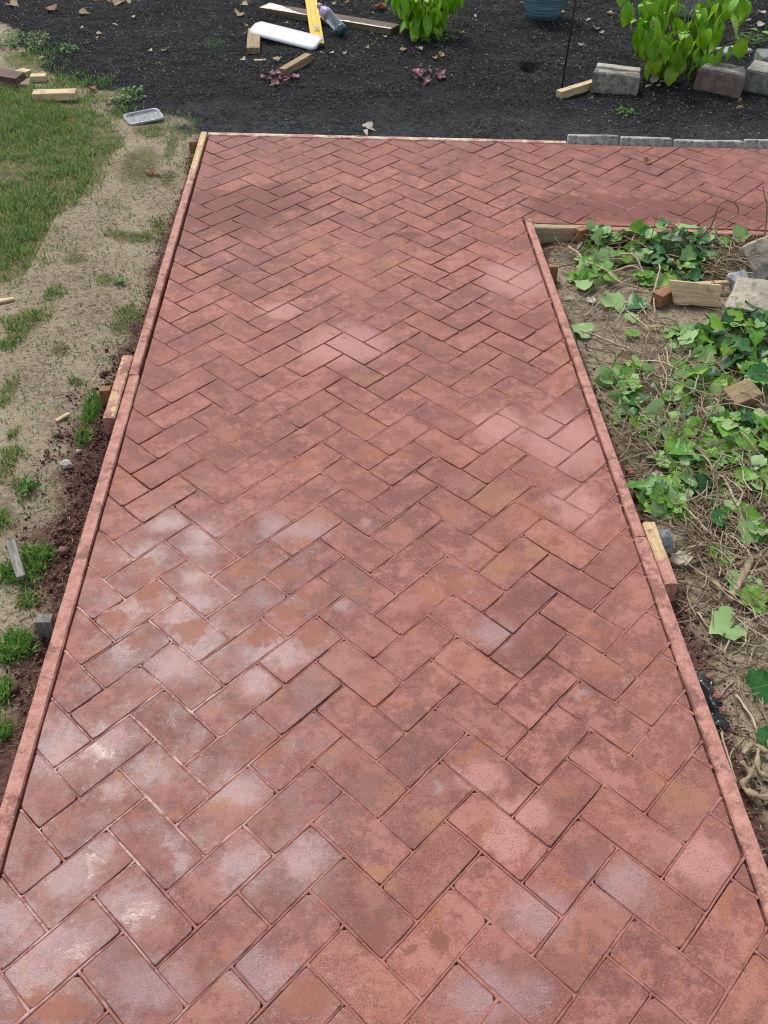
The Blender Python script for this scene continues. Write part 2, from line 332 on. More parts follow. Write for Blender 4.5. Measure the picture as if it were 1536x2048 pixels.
def leaf_mat(name, c1, c2, vein, rough=0.4, trans=0.3, edge=None, spec=0.45, palm=False):
    N = NT(name); o = N.obj(); r = N.n('ShaderNodeObjectInfo').outputs['Random']
    s = N.n('ShaderNodeSeparateXYZ'); N.t.links.new(o, s.inputs[0])
    col = N.mix(r, c1, c2)
    n = N.noise(N.vmath('ADD', N.scale(o, (30, 30, 30)), N.vmath('MULTIPLY', (1, 1, 1), (3, 5, 7))), 1.0, 4, 0.6)
    col = N.mix(N.ramp(n, 0.42, 0.68, 0, 0.55), col, tuple(0.55*a+0.45*b for a, b in zip(c2, vein)))
    if edge: col = N.mix(N.math('MULTIPLY', N.ramp(N.noise(N.vmath('ADD', o, N.vmath('MULTIPLY', (9, 9, 9), (1, 1, 1))), 26, 3), 0.56, 0.72), N.ramp(r, 0.3, 0.9)), col, edge)
    ax = N.math('ABSOLUTE', s.outputs[0])
    mid = N.ramp(ax, 0.0022, 0.0006)
    side = N.math('SINE', N.math('MULTIPLY', N.math('SUBTRACT', s.outputs[1], N.math('MULTIPLY', ax, 0.8)), 330.0))
    sv = N.math('MULTIPLY', N.ramp(side, 0.88, 1.0), 0.35)
    if palm:
        ang = N.math('ARCTAN2', s.outputs[0], N.math('ADD', s.outputs[1], 0.003)); sv = N.ramp(N.math('COSINE', N.math('MULTIPLY', ang, 10.2)), 0.955, 1.0)
    col = N.mix(N.math('MULTIPLY', N.math('MAXIMUM', mid, sv), 0.6), col, vein)
    m = N.fin(col, rough, N.bump(n, 0.25, 0.002), **{'Specular_IOR_Level': spec})
    t = N.n('ShaderNodeBsdfTranslucent'); N.set(t.inputs[0], col); ms = N.n('ShaderNodeMixShader'); ms.inputs[0].default_value = trans
    N.t.links.new(N.b.outputs[0], ms.inputs[1]); N.t.links.new(t.outputs[0], ms.inputs[2]); N.t.links.new(ms.outputs[0], N.out.inputs[0])
    return m
def wood_mat(name, c1, c2, c3=None, rough=0.75, grain=1.0, dirt=0.3):
    """grain runs along the local X axis"""
    N = NT(name); o = N.obj(); r = N.n('ShaderNodeObjectInfo').outputs['Random']
    off = N.vmath('MULTIPLY', N.n('ShaderNodeCombineXYZ').outputs[0], (1, 1, 1))
    ov = N.vmath('ADD', o, N.vmath('SCALE', (1.3, 2.1, 0.7)))
    g = N.noise(N.scale(ov, (6, 110, 110)), 1.0, 4, 0.6, dist=0.6)
    g2 = N.noise(N.scale(ov, (2, 30, 30)), 1.0, 3, 0.5)
    col = N.mix(N.ramp(g, 0.38, 0.64), c1, c2)
    col = N.mix(N.ramp(g2, 0.45, 0.70, 0, 0.55), col, tuple(0.6*a for a in c1))
    d = N.noise(N.pos(), 16, 5, 0.65)
    col = N.mix(N.ramp(d, 0.48, 0.70, 0, dirt*1.6), col, c3 or (0.07, 0.055, 0.042))
    col = N.mix(N.math('MULTIPLY', r, 0.25), col, tuple(0.5*a for a in c2))
    return N.fin(col, rough, N.bump(g, 0.5*grain, 0.0018), **{'Specular_IOR_Level': 0.3})
def form_mat(name, bare, w1=(0.46, 0.32, 0.16), w2=(0.64, 0.50, 0.28), far=0.0):
    """board smeared with pink cement; bare timber shows in patches"""
    N = NT(name); P = N.pos(); o = N.obj()
    n1 = N.noise(P, 7, 5, 0.65); n2 = N.noise(P, 32, 5, 0.7); n3 = N.noise(P, 150, 3, 0.65)
    pink = N.mix(N.ramp(n2, 0.36, 0.62), (0.36, 0.155, 0.125), (0.49, 0.25, 0.205))
    pink = N.mix(N.math('MULTIPLY', N.ramp(n3, 0.55, 0.68), 0.28), pink, (0.58, 0.36, 0.31))
    pink = N.mix(N.math('MULTIPLY', N.ramp(N.noise(P, 11, 6, 0.74), 0.52, 0.60), 0.70), pink, (0.165, 0.070, 0.058))
    g = N.noise(N.scale(o, (5, 100, 100)), 1.0, 4, 0.6)
    wood = N.mix(N.ramp(g, 0.35, 0.65), w1, w2)
    wood = N.mix(N.ramp(n2, 0.5, 0.75, 0, 0.7), wood, (0.17, 0.11, 0.06))
    sy = N.n('ShaderNodeSeparateXYZ'); N.t.links.new(P, sy.inputs[0]); sft = N.ramp(sy.outputs[1], -0.55, 0.05, 0.0, far)
    f = N.ramp(N.math('ADD', n1, N.math('MULTIPLY', N.math('SUBTRACT', n2, 0.5), 0.7)), N.math('ADD', bare+0.02, sft), N.math('ADD', bare-0.05, sft))
    col = N.mix(f, pink, wood)
    sep = N.n('ShaderNodeSeparateXYZ'); N.t.links.new(N.n('ShaderNodeNewGeometry').outputs['Normal'], sep.inputs[0])
    h = N.math('ADD', n2, N.math('MULTIPLY', n3, 0.5))
    return N.fin(col, 0.72, N.bump(h, 0.8, 0.006), **{'Specular_IOR_Level': 0.35})
def plain_mat(name, c1, c2, scale=20, rough=0.5, bump=0.2, spec=0.5, spots=None, **kw):
    N = NT(name); P = N.obj(); n = N.noise(P, scale, 5, 0.65); n3 = N.noise(P, scale*7, 3, 0.6)
    col = N.mix(N.ramp(n, 0.35, 0.65), c1, c2)
    if spots: col = N.mix(N.math('MULTIPLY', N.ramp(N.noise(N.vmath('ADD', P, (5, 3, 1)), scale*1.6, 5, 0.7), 0.50, 0.66), 0.8), col, spots)
    col = N.mix(N.math('MULTIPLY', N.ramp(n3, 0.55, 0.7), 0.3), col, tuple(0.45*a for a in c1))
    return N.fin(col, rough, N.bump(N.math('ADD', n, n3), bump, 0.006), **{'Specular_IOR_Level': spec}, **kw)

M_form = form_mat('pink_smeared_board', 0.30)
M_form_left = form_mat('pink_board_with_bare_far_end', 0.28, far=0.30)
M_form_far = form_mat('pale_far_board', 0.50, (0.50, 0.40, 0.29), (0.66, 0.56, 0.44))
M_form_corner = form_mat('dirty_inner_board', 0.60, (0.30, 0.24, 0.155), (0.44, 0.37, 0.25))
M_form_bare = form_mat('half_bare_board', 0.45)
M_wood_fresh = wood_mat('fresh_pine', (0.54, 0.40, 0.235), (0.72, 0.58, 0.38))
M_wood_tan = wood_mat('tan_wood', (0.27, 0.185, 0.10), (0.43, 0.32, 0.19))
M_wood_stake = wood_mat('brown_stake_wood', (0.23, 0.125, 0.055), (0.36, 0.22, 0.11))
M_wood_red = wood_mat('red_brown_wood', (0.22, 0.10, 0.05), (0.36, 0.19, 0.10))
M_wood_grey = wood_mat('grey_weathered_wood', (0.13, 0.12, 0.11), (0.30, 0.285, 0.26))
M_wood_old = wood_mat('old_brown_wood', (0.10, 0.062, 0.052), (0.20, 0.125, 0.105), dirt=0.2)
M_white_paint = plain_mat('chipped_white_paint', (0.62, 0.60, 0.56), (0.74, 0.72, 0.68), 25, 0.6, 0.4, spots=(0.20, 0.16, 0.12))
M_old_edge = wood_mat('mossy_plank_edge', (0.12, 0.095, 0.055), (0.23, 0.19, 0.12))
M_white_plastic = plain_mat('white_vinyl', (0.50, 0.53, 0.57), (0.56, 0.59, 0.63), 9, 0.4, 0.05, spots=(0.40, 0.42, 0.45))
M_yellow = plain_mat('yellow_enamel', (0.72, 0.47, 0.02), (0.78, 0.53, 0.03), 14, 0.4, 0.08)
M_yellow_groove = plain_mat('yellow_groove', (0.50, 0.30, 0.02), (0.58, 0.36, 0.03), 14, 0.6, 0.1)
M_vial = plain_mat('grey_vial_glass', (0.18, 0.20, 0.18), (0.30, 0.33, 0.28), 60, 0.15, 0.02)
M_rubber = plain_mat('brown_end_cap', (0.15, 0.085, 0.045), (0.24, 0.14, 0.07), 40, 0.6, 0.1)
M_concrete = plain_mat('grey_concrete', (0.17, 0.165, 0.15), (0.36, 0.345, 0.31), 22, 0.9, 0.8, 0.2, spots=(0.085, 0.08, 0.07))
M_concrete_lt = plain_mat('pale_concrete', (0.36, 0.35, 0.31), (0.52, 0.50, 0.44), 18, 0.9, 0.5, 0.2, spots=(0.20, 0.19, 0.16))
M_concrete_red = plain_mat('reddish_split_concrete', (0.17, 0.115, 0.105), (0.27, 0.20, 0.18), 24, 0.9, 1.0, 0.2, spots=(0.25, 0.13, 0.12))
M_concrete_tan = plain_mat('tan_concrete', (0.36, 0.31, 0.245), (0.50, 0.45, 0.37), 15, 0.9, 0.6, 0.2, spots=(0.20, 0.165, 0.12))
M_concrete_green = plain_mat('greenish_grey_concrete', (0.15, 0.165, 0.15), (0.30, 0.32, 0.29), 16, 0.9, 0.6, 0.2, spots=(0.09, 0.10, 0.09))
M_edging = plain_mat('weathered_edging_concrete', (0.30, 0.30, 0.29), (0.50, 0.50, 0.48), 26, 0.9, 0.7, 0.2, spots=(0.10, 0.105, 0.11))
M_stone = plain_mat('blue_grey_stone', (0.20, 0.22, 0.24), (0.42, 0.45, 0.47), 26, 0.6, 0.5, 0.4)
M_stone_dark = plain_mat('dark_grey_stone', (0.055, 0.058, 0.055), (0.13, 0.135, 0.125), 26, 0.8, 0.8, 0.3)
M_black_metal = plain_mat('black_metal', (0.008, 0.008, 0.010), (0.018, 0.018, 0.02), 50, 0.45, 0.1)
M_film = plain_mat('black_plastic_film', (0.012, 0.013, 0.016), (0.03, 0.032, 0.038), 10, 0.22, 0.15, 0.6)
M_lump = plain_mat('pink_cement_lump', (0.26, 0.115, 0.095), (0.42, 0.22, 0.18), 40, 0.85, 0.7, 0.25)
M_lid = plain_mat('cloudy_clear_plastic', (0.42, 0.45, 0.50), (0.52, 0.55, 0.60), 30, 0.18, 0.05, 0.6, Transmission_Weight=0.35)
M_lid_in = plain_mat('lid_inner_plastic', (0.27, 0.29, 0.31), (0.36, 0.37, 0.40), 30, 0.2, 0.05, 0.6, Transmission_Weight=0.3)
M_bottle = plain_mat('clear_bottle_plastic', (0.40, 0.50, 0.56), (0.46, 0.56, 0.62), 30, 0.08, 0.0, 0.6, Transmission_Weight=0.75)
M_water = plain_mat('teal_bottle_base', (0.05, 0.13, 0.17), (0.10, 0.21, 0.26), 40, 0.1, 0.0, 0.6, Transmission_Weight=0.4)
M_purple = plain_mat('purple_label', (0.26, 0.20, 0.42), (0.42, 0.34, 0.58), 60, 0.3, 0.02, 0.5)
def glaze_mat():
    N = NT('blue_glaze'); o = N.obj(); s = N.n('ShaderNodeSeparateXYZ'); N.t.links.new(o, s.inputs[0])
    n = N.noise(N.scale(o, (3, 3, 60)), 1.0, 4, 0.6); n2 = N.noise(o, 12, 4, 0.6)
    col = N.mix(N.ramp(n, 0.35, 0.66), (0.045, 0.12, 0.18), (0.22, 0.38, 0.46))
    col = N.mix(N.ramp(n2, 0.5, 0.75, 0, 0.4), col, (0.24, 0.36, 0.40))
    return N.fin(col, 0.28, N.bump(n, 0.2, 0.002))
M_glaze = glaze_mat()
M_potsoil = plain_mat('potting_soil', (0.02, 0.016, 0.012), (0.05, 0.04, 0.03), 60, 0.95, 0.8, 0.2)
M_hyd = leaf_mat('bright_green_leaf', (0.075, 0.27, 0.008), (0.27, 0.50, 0.018), (0.34, 0.54, 0.06), 0.36, 0.22, edge=(0.28, 0.22, 0.03))
M_hyd2 = leaf_mat('lime_leaf', (0.10, 0.33, 0.008), (0.27, 0.53, 0.018), (0.34, 0.56, 0.06), 0.36, 0.24)
M_ivy_dark = leaf_mat('dark_ivy_leaf', (0.006, 0.050, 0.012), (0.028, 0.15, 0.022), (0.12, 0.30, 0.09), 0.42, 0.15, spec=0.5, palm=True)
M_ivy_mid = leaf_mat('green_ivy_leaf', (0.065, 0.24, 0.018), (0.20, 0.42, 0.040), (0.32, 0.50, 0.14), 0.45, 0.28, edge=(0.20, 0.20, 0.04), palm=True)
M_ivy_pale = leaf_mat('pale_ivy_leaf_underside', (0.22, 0.43, 0.13), (0.38, 0.56, 0.23), (0.40, 0.54, 0.30), 0.5, 0.3, palm=True)
M_dry = leaf_mat('dry_tan_leaf', (0.26, 0.17, 0.085), (0.46, 0.35, 0.22), (0.55, 0.45, 0.32), 0.7, 0.25)
M_dry_pale = leaf_mat('dry_pale_leaf', (0.48, 0.40, 0.29), (0.60, 0.54, 0.44), (0.66, 0.60, 0.50), 0.7, 0.25)
M_dry_rust = leaf_mat('dry_rust_leaf', (0.18, 0.075, 0.035), (0.30, 0.15, 0.07), (0.38, 0.22, 0.12), 0.7, 0.2)
M_redleaf = leaf_mat('wine_red_leaf', (0.10, 0.022, 0.042), (0.24, 0.075, 0.105), (0.34, 0.17, 0.19), 0.5, 0.2)
M_stem = plain_mat('green_stem', (0.09, 0.14, 0.03), (0.19, 0.22, 0.07), 40, 0.6, 0.2)
M_twig = stuff_mat('dry_twig', [(0.15, 0.105, 0.065), (0.28, 0.20, 0.13), (0.42, 0.33, 0.23), (0.56, 0.47, 0.35)], 0.75)
M_vine = plain_mat('dry_vine_bark', (0.34, 0.26, 0.175), (0.54, 0.44, 0.32), 40, 0.75, 0.4)
M_vine_red = plain_mat('reddish_vine_bark', (0.19, 0.10, 0.075), (0.30, 0.19, 0.15), 40, 0.7, 0.3)
M_root = plain_mat('pale_root', (0.23, 0.17, 0.105), (0.40, 0.32, 0.21), 30, 0.8, 0.5)
M_grass = stuff_mat('grass_blade', [(0.070, 0.185, 0.050), (0.12, 0.28, 0.068), (0.22, 0.37, 0.10), (0.42, 0.45, 0.16), (0.64, 0.55, 0.28)], 0.6, 0.3)
M_grass_lush = stuff_mat('lush_grass_blade', [(0.060, 0.21, 0.036), (0.115, 0.32, 0.050), (0.22, 0.43, 0.085), (0.42, 0.46, 0.15)], 0.55, 0.3)
M_straw = stuff_mat('dry_straw', [(0.17, 0.13, 0.08), (0.27, 0.22, 0.14), (0.38, 0.33, 0.22), (0.48, 0.43, 0.32)], 0.8)
M_chip = stuff_mat('dyed_bark_chip', [(0.004, 0.0055, 0.008), (0.009, 0.012, 0.016), (0.017, 0.021, 0.027), (0.034, 0.040, 0.047), (0.050, 0.040, 0.032), (0.11, 0.11, 0.10)], 0.7, spec=0.4)
M_litter = stuff_mat('pale_leaf_bits', [(0.22, 0.15, 0.085), (0.34, 0.29, 0.20), (0.48, 0.44, 0.36), (0.60, 0.57, 0.50)], 0.75)
M_clod = stuff_mat('red_soil_clod', [(0.050, 0.026, 0.022), (0.095, 0.046, 0.038), (0.145, 0.072, 0.058), (0.23, 0.120, 0.098)], 0.9)
M_weed = stuff_mat('weed_leaflet', [(0.035, 0.13, 0.02), (0.075, 0.20, 0.03), (0.13, 0.27, 0.045)], 0.5, 0.3)

# ------------------------------------------------------------------ ground sheet
def axis(lo, hi, step, far):
    a = list(np.arange(lo, hi+1e-6, step)); g = step; x = lo; L = []
    while x > -far: g *= 1.45; x -= g; L.append(x)
    g = step; x = hi; R = []
    while x < far: g *= 1.45; x += g; R.append(x)
    return L[::-1]+a+R
def inpoly(x, y, poly):
    c = False; j = len(poly)-1
    for i in range(len(poly)):
        xi, yi = poly[i]; xj, yj = poly[j]
        if (yi > y) != (yj > y) and x < (xj-xi)*(y-yi)/(yj-yi)+xi: c = not c
        j = i
    return c
MULCH_EDGE = [(-6, 6.2), (-2.6, 3.3), (-1.82, 2.25), (-1.35, 1.5), (-0.98, 0.98), (-0.62, 0.60), (-0.36, 0.40), (-0.22, 0.22)]
def mulch_amount(x, y):
    if x > -0.23: base = (y-far_y(x))*6+0.6
    else:
        base = -1
        for (xa, ya), (xb, yb) in zip(MULCH_EDGE, MULCH_EDGE[1:]):
            if xa <= x <= xb: base = (y-(ya+(yb-ya)*(x-xa)/(xb-xa)))*3.2+0.5
    if x > 2.9: base -= smooth(2.9, 3.3, x)*smooth(1.0, 1.4, y)*0.55      # bare weedy strip beyond the wall blocks
    return max(0, min(1, base+0.9*nz(x, y, 2.5, 21)+0.35*nz(x, y, 8, 2)*0.8))
def red_amount(x, y):
    d = outside(x, y)
    if y > far_y(x): return 0
    if x < LEFT_X:
        w = 0.055+0.13*smooth(-1.75, -2.2, y)*smooth(-2.95, -2.6, y)+0.04*smooth(-0.3, -0.9, y)+0.05*smooth(-2.9, -3.3, y)
    else: w = 0.06+0.05*smooth(-2.6, -3.0, y)
    w *= 1+0.6*nz(x, y, 5, 31)
    return max(0, min(1, 1-(d-0.036)/max(w, 0.01)*0.7))
# grass: (polygon or blob in the photograph's frame) -> places on the ground
LAWN = [(-60,150),(20,175),(60,170),(150,190),(210,240),(250,275),(235,300),(190,345),(170,385),(120,430),(75,500),(45,555),(-60,580)]
LAWN_W = [tuple(G(*p).xy) for p in LAWN]
TUFTS = [ # px, py, rx, ry, blades, height, lush
    (50,645,62,42,900,0.035,0),(105,588,30,20,250,0.03,0),(15,690,40,20,350,0.03,0),(265,475,85,18,420,0.028,0),(320,455,30,30,260,0.03,0),(255,640,45,55,520,0.03,0),(280,330,60,60,260,0.022,0),
    (182,820,26,50,520,0.045,1),(165,880,26,28,330,0.04,1),(150,765,30,14,160,0.03,0),(12,790,26,50,380,0.03,0),(20,920,30,50,420,0.03,0),(8,1035,30,40,300,0.03,1),
    (75,1125,40,46,620,0.05,1),(14,1150,30,40,420,0.045,1),(60,1200,50,26,350,0.035,0),(35,1300,42,52,800,0.05,1),(12,1390,28,60,520,0.045,1),(10,1470,20,30,220,0.04,1),
    (95,1255,18,16,140,0.035,1),(25,870,20,20,120,0.03,0),(40,970,22,22,120,0.025,0),(150,520,40,20,120,0.02,0),(210,560,30,22,90,0.02,0),(120,700,30,22,90,0.02,0),
    (150,165,110,22,900,0.045,1),(70,110,95,40,900,0.045,1),(240,225,50,26,420,0.035,0),(300,262,50,18,260,0.03,0),(190,200,40,20,300,0.035,1),
    (420,92,26,14,120,0.05,1),(320,135,24,10,60,0.03,1),(1500,80,30,16,160,0.03,1),(1440,55,30,16,60,0.03,1),(345,290,18,40,160,0.025,0),(335,360,20,30,120,0.02,0)]
def grass_amount(x, y):
    g = 1.0 if (inpoly(x, y, LAWN_W) or (x < -1.0 and -1.1 < y < 0.7)) else 0.0
    return g
xs = axis(-2.3, 3.9, 0.025, 40); ys = axis(-4.9, 3.3, 0.025, 40)
gv, gc = [], []
tw = [(G(t[0], t[1]), (G(t[0]+t[2], t[1])-G(t[0]-t[2], t[1])).length/2, (G(t[0], t[1]-t[3])-G(t[0], t[1]+t[3])).length/2) for t in TUFTS]
for y in ys:
    for x in xs:
        gv.append((x, y, gz(x, y)))
        if -2.4 < x < 4 and -5 < y < 3.4:
            g = grass_amount(x, y)
            for c, a, b in tw:
                if abs(x-c.x) < a and abs(y-c.y) < b: g = max(g, 0.75*(1-((x-c.x)/a)**2)*(1-((y-c.y)/b)**2))
            gc.append((mulch_amount(x, y), red_amount(x, y), g, max(0, min(1, smooth(0.75, 0.25, y-far_y(x))*1.0+0.7*nz(x, y, 3, 51)-0.1))*(1 if x > -0.4 else 0.3)))
        else: gc.append((1.0 if y > 0.3-0.9*min(0, x+0.2) else 0.0, 0, 0.9 if x < -1 else 0.2, 0))
ZA = np.array([v[2] for v in gv]).reshape(len(ys), len(xs)); GA = np.array(gc).reshape(len(ys), len(xs), 4)
IX0 = int(np.argmin(np.abs(np.array(xs)+2.3))); IY0 = int(np.argmin(np.abs(np.array(ys)+4.9)))
def look(A, x, y):
    fx = np.clip((np.asarray(x)+2.3)/0.025+IX0, 0, A.shape[1]-2); fy = np.clip((np.asarray(y)+4.9)/0.025+IY0, 0, A.shape[0]-2)
    i = fx.astype(int); j = fy.astype(int); u = fx-i; w = fy-j
    return (A[j, i]*(1-u)*(1-w)+A[j, i+1]*u*(1-w)+A[j+1, i]*(1-u)*w+A[j+1, i+1]*u*w)
nx = len(xs); gf = [(j*nx+i, j*nx+i+1, (j+1)*nx+i+1, (j+1)*nx+i) for j in range(len(ys)-1) for i in range(nx-1)]
gm = mesh('ground', gv, gf, True); ca = gm.color_attributes.new('zone', 'FLOAT_COLOR', 'POINT')
ca.data.foreach_set('color', np.array(gc, dtype=np.float32).ravel())
tag(link('ground', gm, M_ground), kind='structure', label='bare soil, lawn and dark mulch ground around the walkway')

# ------------------------------------------------------------------ walkway: slab, brick imprints, joint ridges
Y_END, X_END = -4.62, 3.15
INS = 0.0065
outline = [(LEFT_X, Y_END), (right_x(Y_END), Y_END), CORNER, (X_END, near_y(X_END)), (X_END, far_y(X_END)), (LEFT_X, far_y(LEFT_X))]
n = len(outline)
walk = link('walkway', mesh('walkway', [(x, y, -0.024) for x, y in outline]+[(x, y, -0.10) for x, y in outline],
            [tuple(range(n))]+[tuple(range(2*n-1, n-1, -1))]+[(i, n+i, n+(i+1) % n, (i+1) % n) for i in range(n)]), M_joint)
tag(walk, 'red stamped concrete walkway in a herringbone brick pattern, still in its forms', kind='structure')
def clip(poly, a, b, c):
    """keep a*x+b*y+c >= 0"""
    out = []
    for i in range(len(poly)):
        p, q2 = poly[i], poly[(i+1) % len(poly)]; dp = a*p[0]+b*p[1]+c; dq = a*q2[0]+b*q2[1]+c
        if dp >= 0: out.append(p)
        if (dp >= 0) != (dq >= 0):
            t = dp/(dp-dq); out.append((p[0]+(q2[0]-p[0])*t, p[1]+(q2[1]-p[1])*t))
    return out
def area(p): return 0.5*sum(p[i][0]*p[(i+1) % len(p)][1]-p[(i+1) % len(p)][0]*p[i][1] for i in range(len(p)))
def inset(poly, d):
    """inset a convex counter-clockwise polygon"""
    out = list(poly)
    for i in range(len(poly)):
        (x0, y0), (x1, y1) = poly[i], poly[(i+1) % len(poly)]; L = math.hypot(x1-x0, y1-y0)
        if L < 1e-6: continue
        nx_, ny_ = -(y1-y0)/L, (x1-x0)/L
        out = clip(out, nx_, ny_, -(nx_*x0+ny_*y0)-d)
        if len(out) < 3: return []
    return out
def chamfer(poly, r, rnd):
    out = []
    for i in range(len(poly)):
        p = Vector(poly[i]); a = Vector(poly[i-1]); b = Vector(poly[(i+1) % len(poly)])
        ra = min(r, (a-p).length*0.3); rb = min(r, (b-p).length*0.3)
        out.append(tuple(p+(a-p).normalized()*ra*rnd.uniform(0.4, 1.9))); out.append(tuple(p+(b-p).normalized()*rb*rnd.uniform(0.4, 1.9)))
        if (b-p).length > 0.13:
            m = (p+b)/2; nrm = Vector((-(b-p).y, (b-p).x)).normalized(); out.append(tuple(m+nrm*rnd.uniform(-0.0016, 0.0012)))
    return out
def brick_mesh(poly, rnd):
    ins = inset(poly, 0.0029); tiny = len(ins) < 3 or area(ins) < 0.00010
    low = (inset(poly, 0.0006) or list(poly)) if tiny else chamfer(ins, 0.005, rnd)
    cx = sum(p[0] for p in low)/len(low); cy = sum(p[1] for p in low)/len(low)
    k = len(low); v = []
    for x, y in low:
        d = Vector((cx-x, cy-y)); L = d.length; d = d/L if L > 1e-6 else d; s = min(0.0022, L*0.2)
        v.append((x+d.x*s, y+d.y*s, 0))
    v += [(x, y, -0.0018+rnd.uniform(-0.0004, 0.0004)) for x, y in low]+[(x, y, -0.028) for x, y in low]
    f = [tuple(range(k))]+[(k+i, k+(i+1) % k, (i+1) % k, i) for i in range(k)]+[(2*k+i, 2*k+(i+1) % k, k+(i+1) % k, k+i) for i in range(k)]
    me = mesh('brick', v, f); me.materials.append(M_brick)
    return me
def brick_corners(kind, X, Y):
    p = [(0, 0), (2, -2), (3, -1), (1, 1)] if kind == 'b' else [(0, 0), (1, -1), (3, 1), (2, 2)]
    return [((X+a)*Q, (Y+b)*Q) for a, b in p]
rb = random.Random(3)
variants = {}
for kind in 'bs':
    base = [(a-1.5*Q, b-(-0.5 if kind == 'b' else 0.5)*Q) for a, b in brick_corners(kind, 0, 0)]
    variants[kind] = [brick_mesh(base, rb) for _ in range(10)]
columns = []
X = -8
cols = {-8: 'b', -6: 's', -4: 'b', -2: 's', 0: 'b', 2: 's', 4: 's'}
x = 6; k = 'b'
while x*Q < X_END+0.3: cols[x] = k; k = 's' if k == 'b' else 'b'; x += 2
bricks, segs = [], {}
YO = int(-Y_END/Q)+6
for X, kind in cols.items():
    for Y in range(-YO-(YO % 2), 10, 2):
        p = brick_corners(kind, X, Y); full = p
        c = (sum(a for a, b in p)/4, sum(b for a, b in p)/4)
        if c[0] > X_END+0.1: continue
        q_ = clip(p, 1, 0, -(LEFT_X+INS))                                   # left form
        q_ = clip(q_, -0.071, -1, 0.252-0.0142-INS) if q_ else q_            # far form
        q_ = clip(q_, 0, 1, -Y_END) if q_ else q_
        q_ = clip(q_, -1, 0, X_END) if q_ else q_
        if not q_: continue
        cc = (sum(a for a, b in q_)/len(q_), sum(b for a, b in q_)/len(q_))
        if any(b < near_y(a)+INS and a > right_x(b)-INS for a, b in q_):
            if min(a for a, b in q_) < right_x(cc[1])-INS and cc[1] < near_y(cc[0]): q_ = clip(q_, -1, -0.0125, 1.303-0.0125*0.78-INS)
            else: q_ = clip(q_, 0.083, 1, 0.78-0.083*1.303-INS)
        if len(q_) < 3 or area(q_) < 0.000004: continue
        whole = len(q_) == 4 and abs(area(q_)-area(full)) < 1e-7
        bricks.append((kind, full, q_, whole))
        ring = [(0, 0), (1, -1), (2, -2), (3, -1), (2, 0), (1, 1)] if kind == 'b' else [(0, 0), (1, -1), (2, 0), (3, 1), (2, 2), (1, 1)]
        ring = [(X+a, Y+b) for a, b in ring]
        for i in range(6):
            a, b = ring[i], ring[(i+1) % 6]; segs[tuple(sorted((a, b)))] = 1
def in_view(p):
    d = Vector((p[0]-CX, p[1]-CY, -CH)); z = d.dot(fwd); return abs(d.dot(rgt)/z*FPX) < 850 and abs(d.dot(upv)/z*FPX) < 1080
def shown(b):
    c = (sum(a[0] for a in b[2])/len(b[2]), sum(a[1] for a in b[2])/len(b[2])); d = (Vector((c[0]-CX, c[1]-CY, -CH))).length
    return (area(b[2])/d**3 if in_view(c) else 0)
bricks.sort(key=shown, reverse=True)
rest_v, rest_f = [], []
for i, (kind, full, pl, whole) in enumerate(bricks):
    cx = sum(a for a, b in full)/4; cy = sum(b for a, b in full)/4
    wob = Vector((rb.gauss(0, 0.0007), rb.gauss(0, 0.0007), rb.uniform(-0.0005, 0.0005))); tx, ty = rb.gauss(0, 0.0022), rb.gauss(0, 0.0022)
    if whole: me = rb.choice(variants[kind])
    else: me = brick_mesh([(a-cx, b-cy) for a, b in pl], rb)
    if len(me.vertices) < 6: continue
    if i < 300:
        o = link('brick', me, None, walk); o.location = (cx+wob.x, cy+wob.y, wob.z); o.rotation_euler = (tx, ty, rb.gauss(0, 0.003))
    else:
        m0 = len(rest_v); rest_v += [(v.co.x+cx+wob.x, v.co.y+cy+wob.y, v.co.z+wob.z) for v in me.vertices]
        rest_f += [tuple(m0+j for j in p.vertices) for p in me.polygons]
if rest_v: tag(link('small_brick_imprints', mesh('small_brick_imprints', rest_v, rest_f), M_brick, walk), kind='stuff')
jv, jf = [], []
for (a, b) in segs:
    A = Vector((a[0]*Q, a[1]*Q)); B = Vector((b[0]*Q, b[1]*Q)); m = (A+B)/2
    if m.y < Y_END or m.x > X_END: continue
    ts = [k/10 for k in range(11) if outside(A.x+(B.x-A.x)*k/10, A.y+(B.y-A.y)*k/10) < -0.003]
    if len(ts) < 2: continue
    d = (B-A).normalized(); s = Vector((-d.y, d.x)); n0 = len(jv); ns = max(2, min(6, len(ts)))
    for k in range(ns):
        p = A+(B-A)*(ts[0]+(ts[-1]-ts[0])*k/(ns-1))
        off = 0.0018*nz(p.x, p.y, 7, 4+3*(d.x*d.y > 0))+0.0006+0.0008*nz(p.x, p.y, 60, 8)
        big = nz(p.x, p.y, 2.6, 13); near = smooth(-1.2, -2.8, p.y)
        top = -0.0032+0.0012*near+0.0036*big+0.0030*nz(p.x, p.y, 21, 6)+0.0010*nz(p.x, p.y, 90, 6)
        top = min(top, 0.0002); w = 0.0026+0.0004*near+0.0016*big+0.0010*nz(p.x, p.y, 33, 15); w = min(0.0046, max(0.0012, w))
        for o_, z in ((-w*1.35, -0.0245), (-w, top-0.0005), (w*0.1, top), (w, top-0.0005), (w*1.35, -0.0245)):
            e = p+s*(off+o_); jv.append((e.x, e.y, z))
    for k in range(ns-1):
        for r in range(4): jf.append((n0+k*5+r, n0+k*5+r+1, n0+k*5+r+6, n0+k*5+r+5))
tag(link('joint_ridges', mesh('joint_ridges', jv, jf, True), M_joint, walk), kind='stuff')

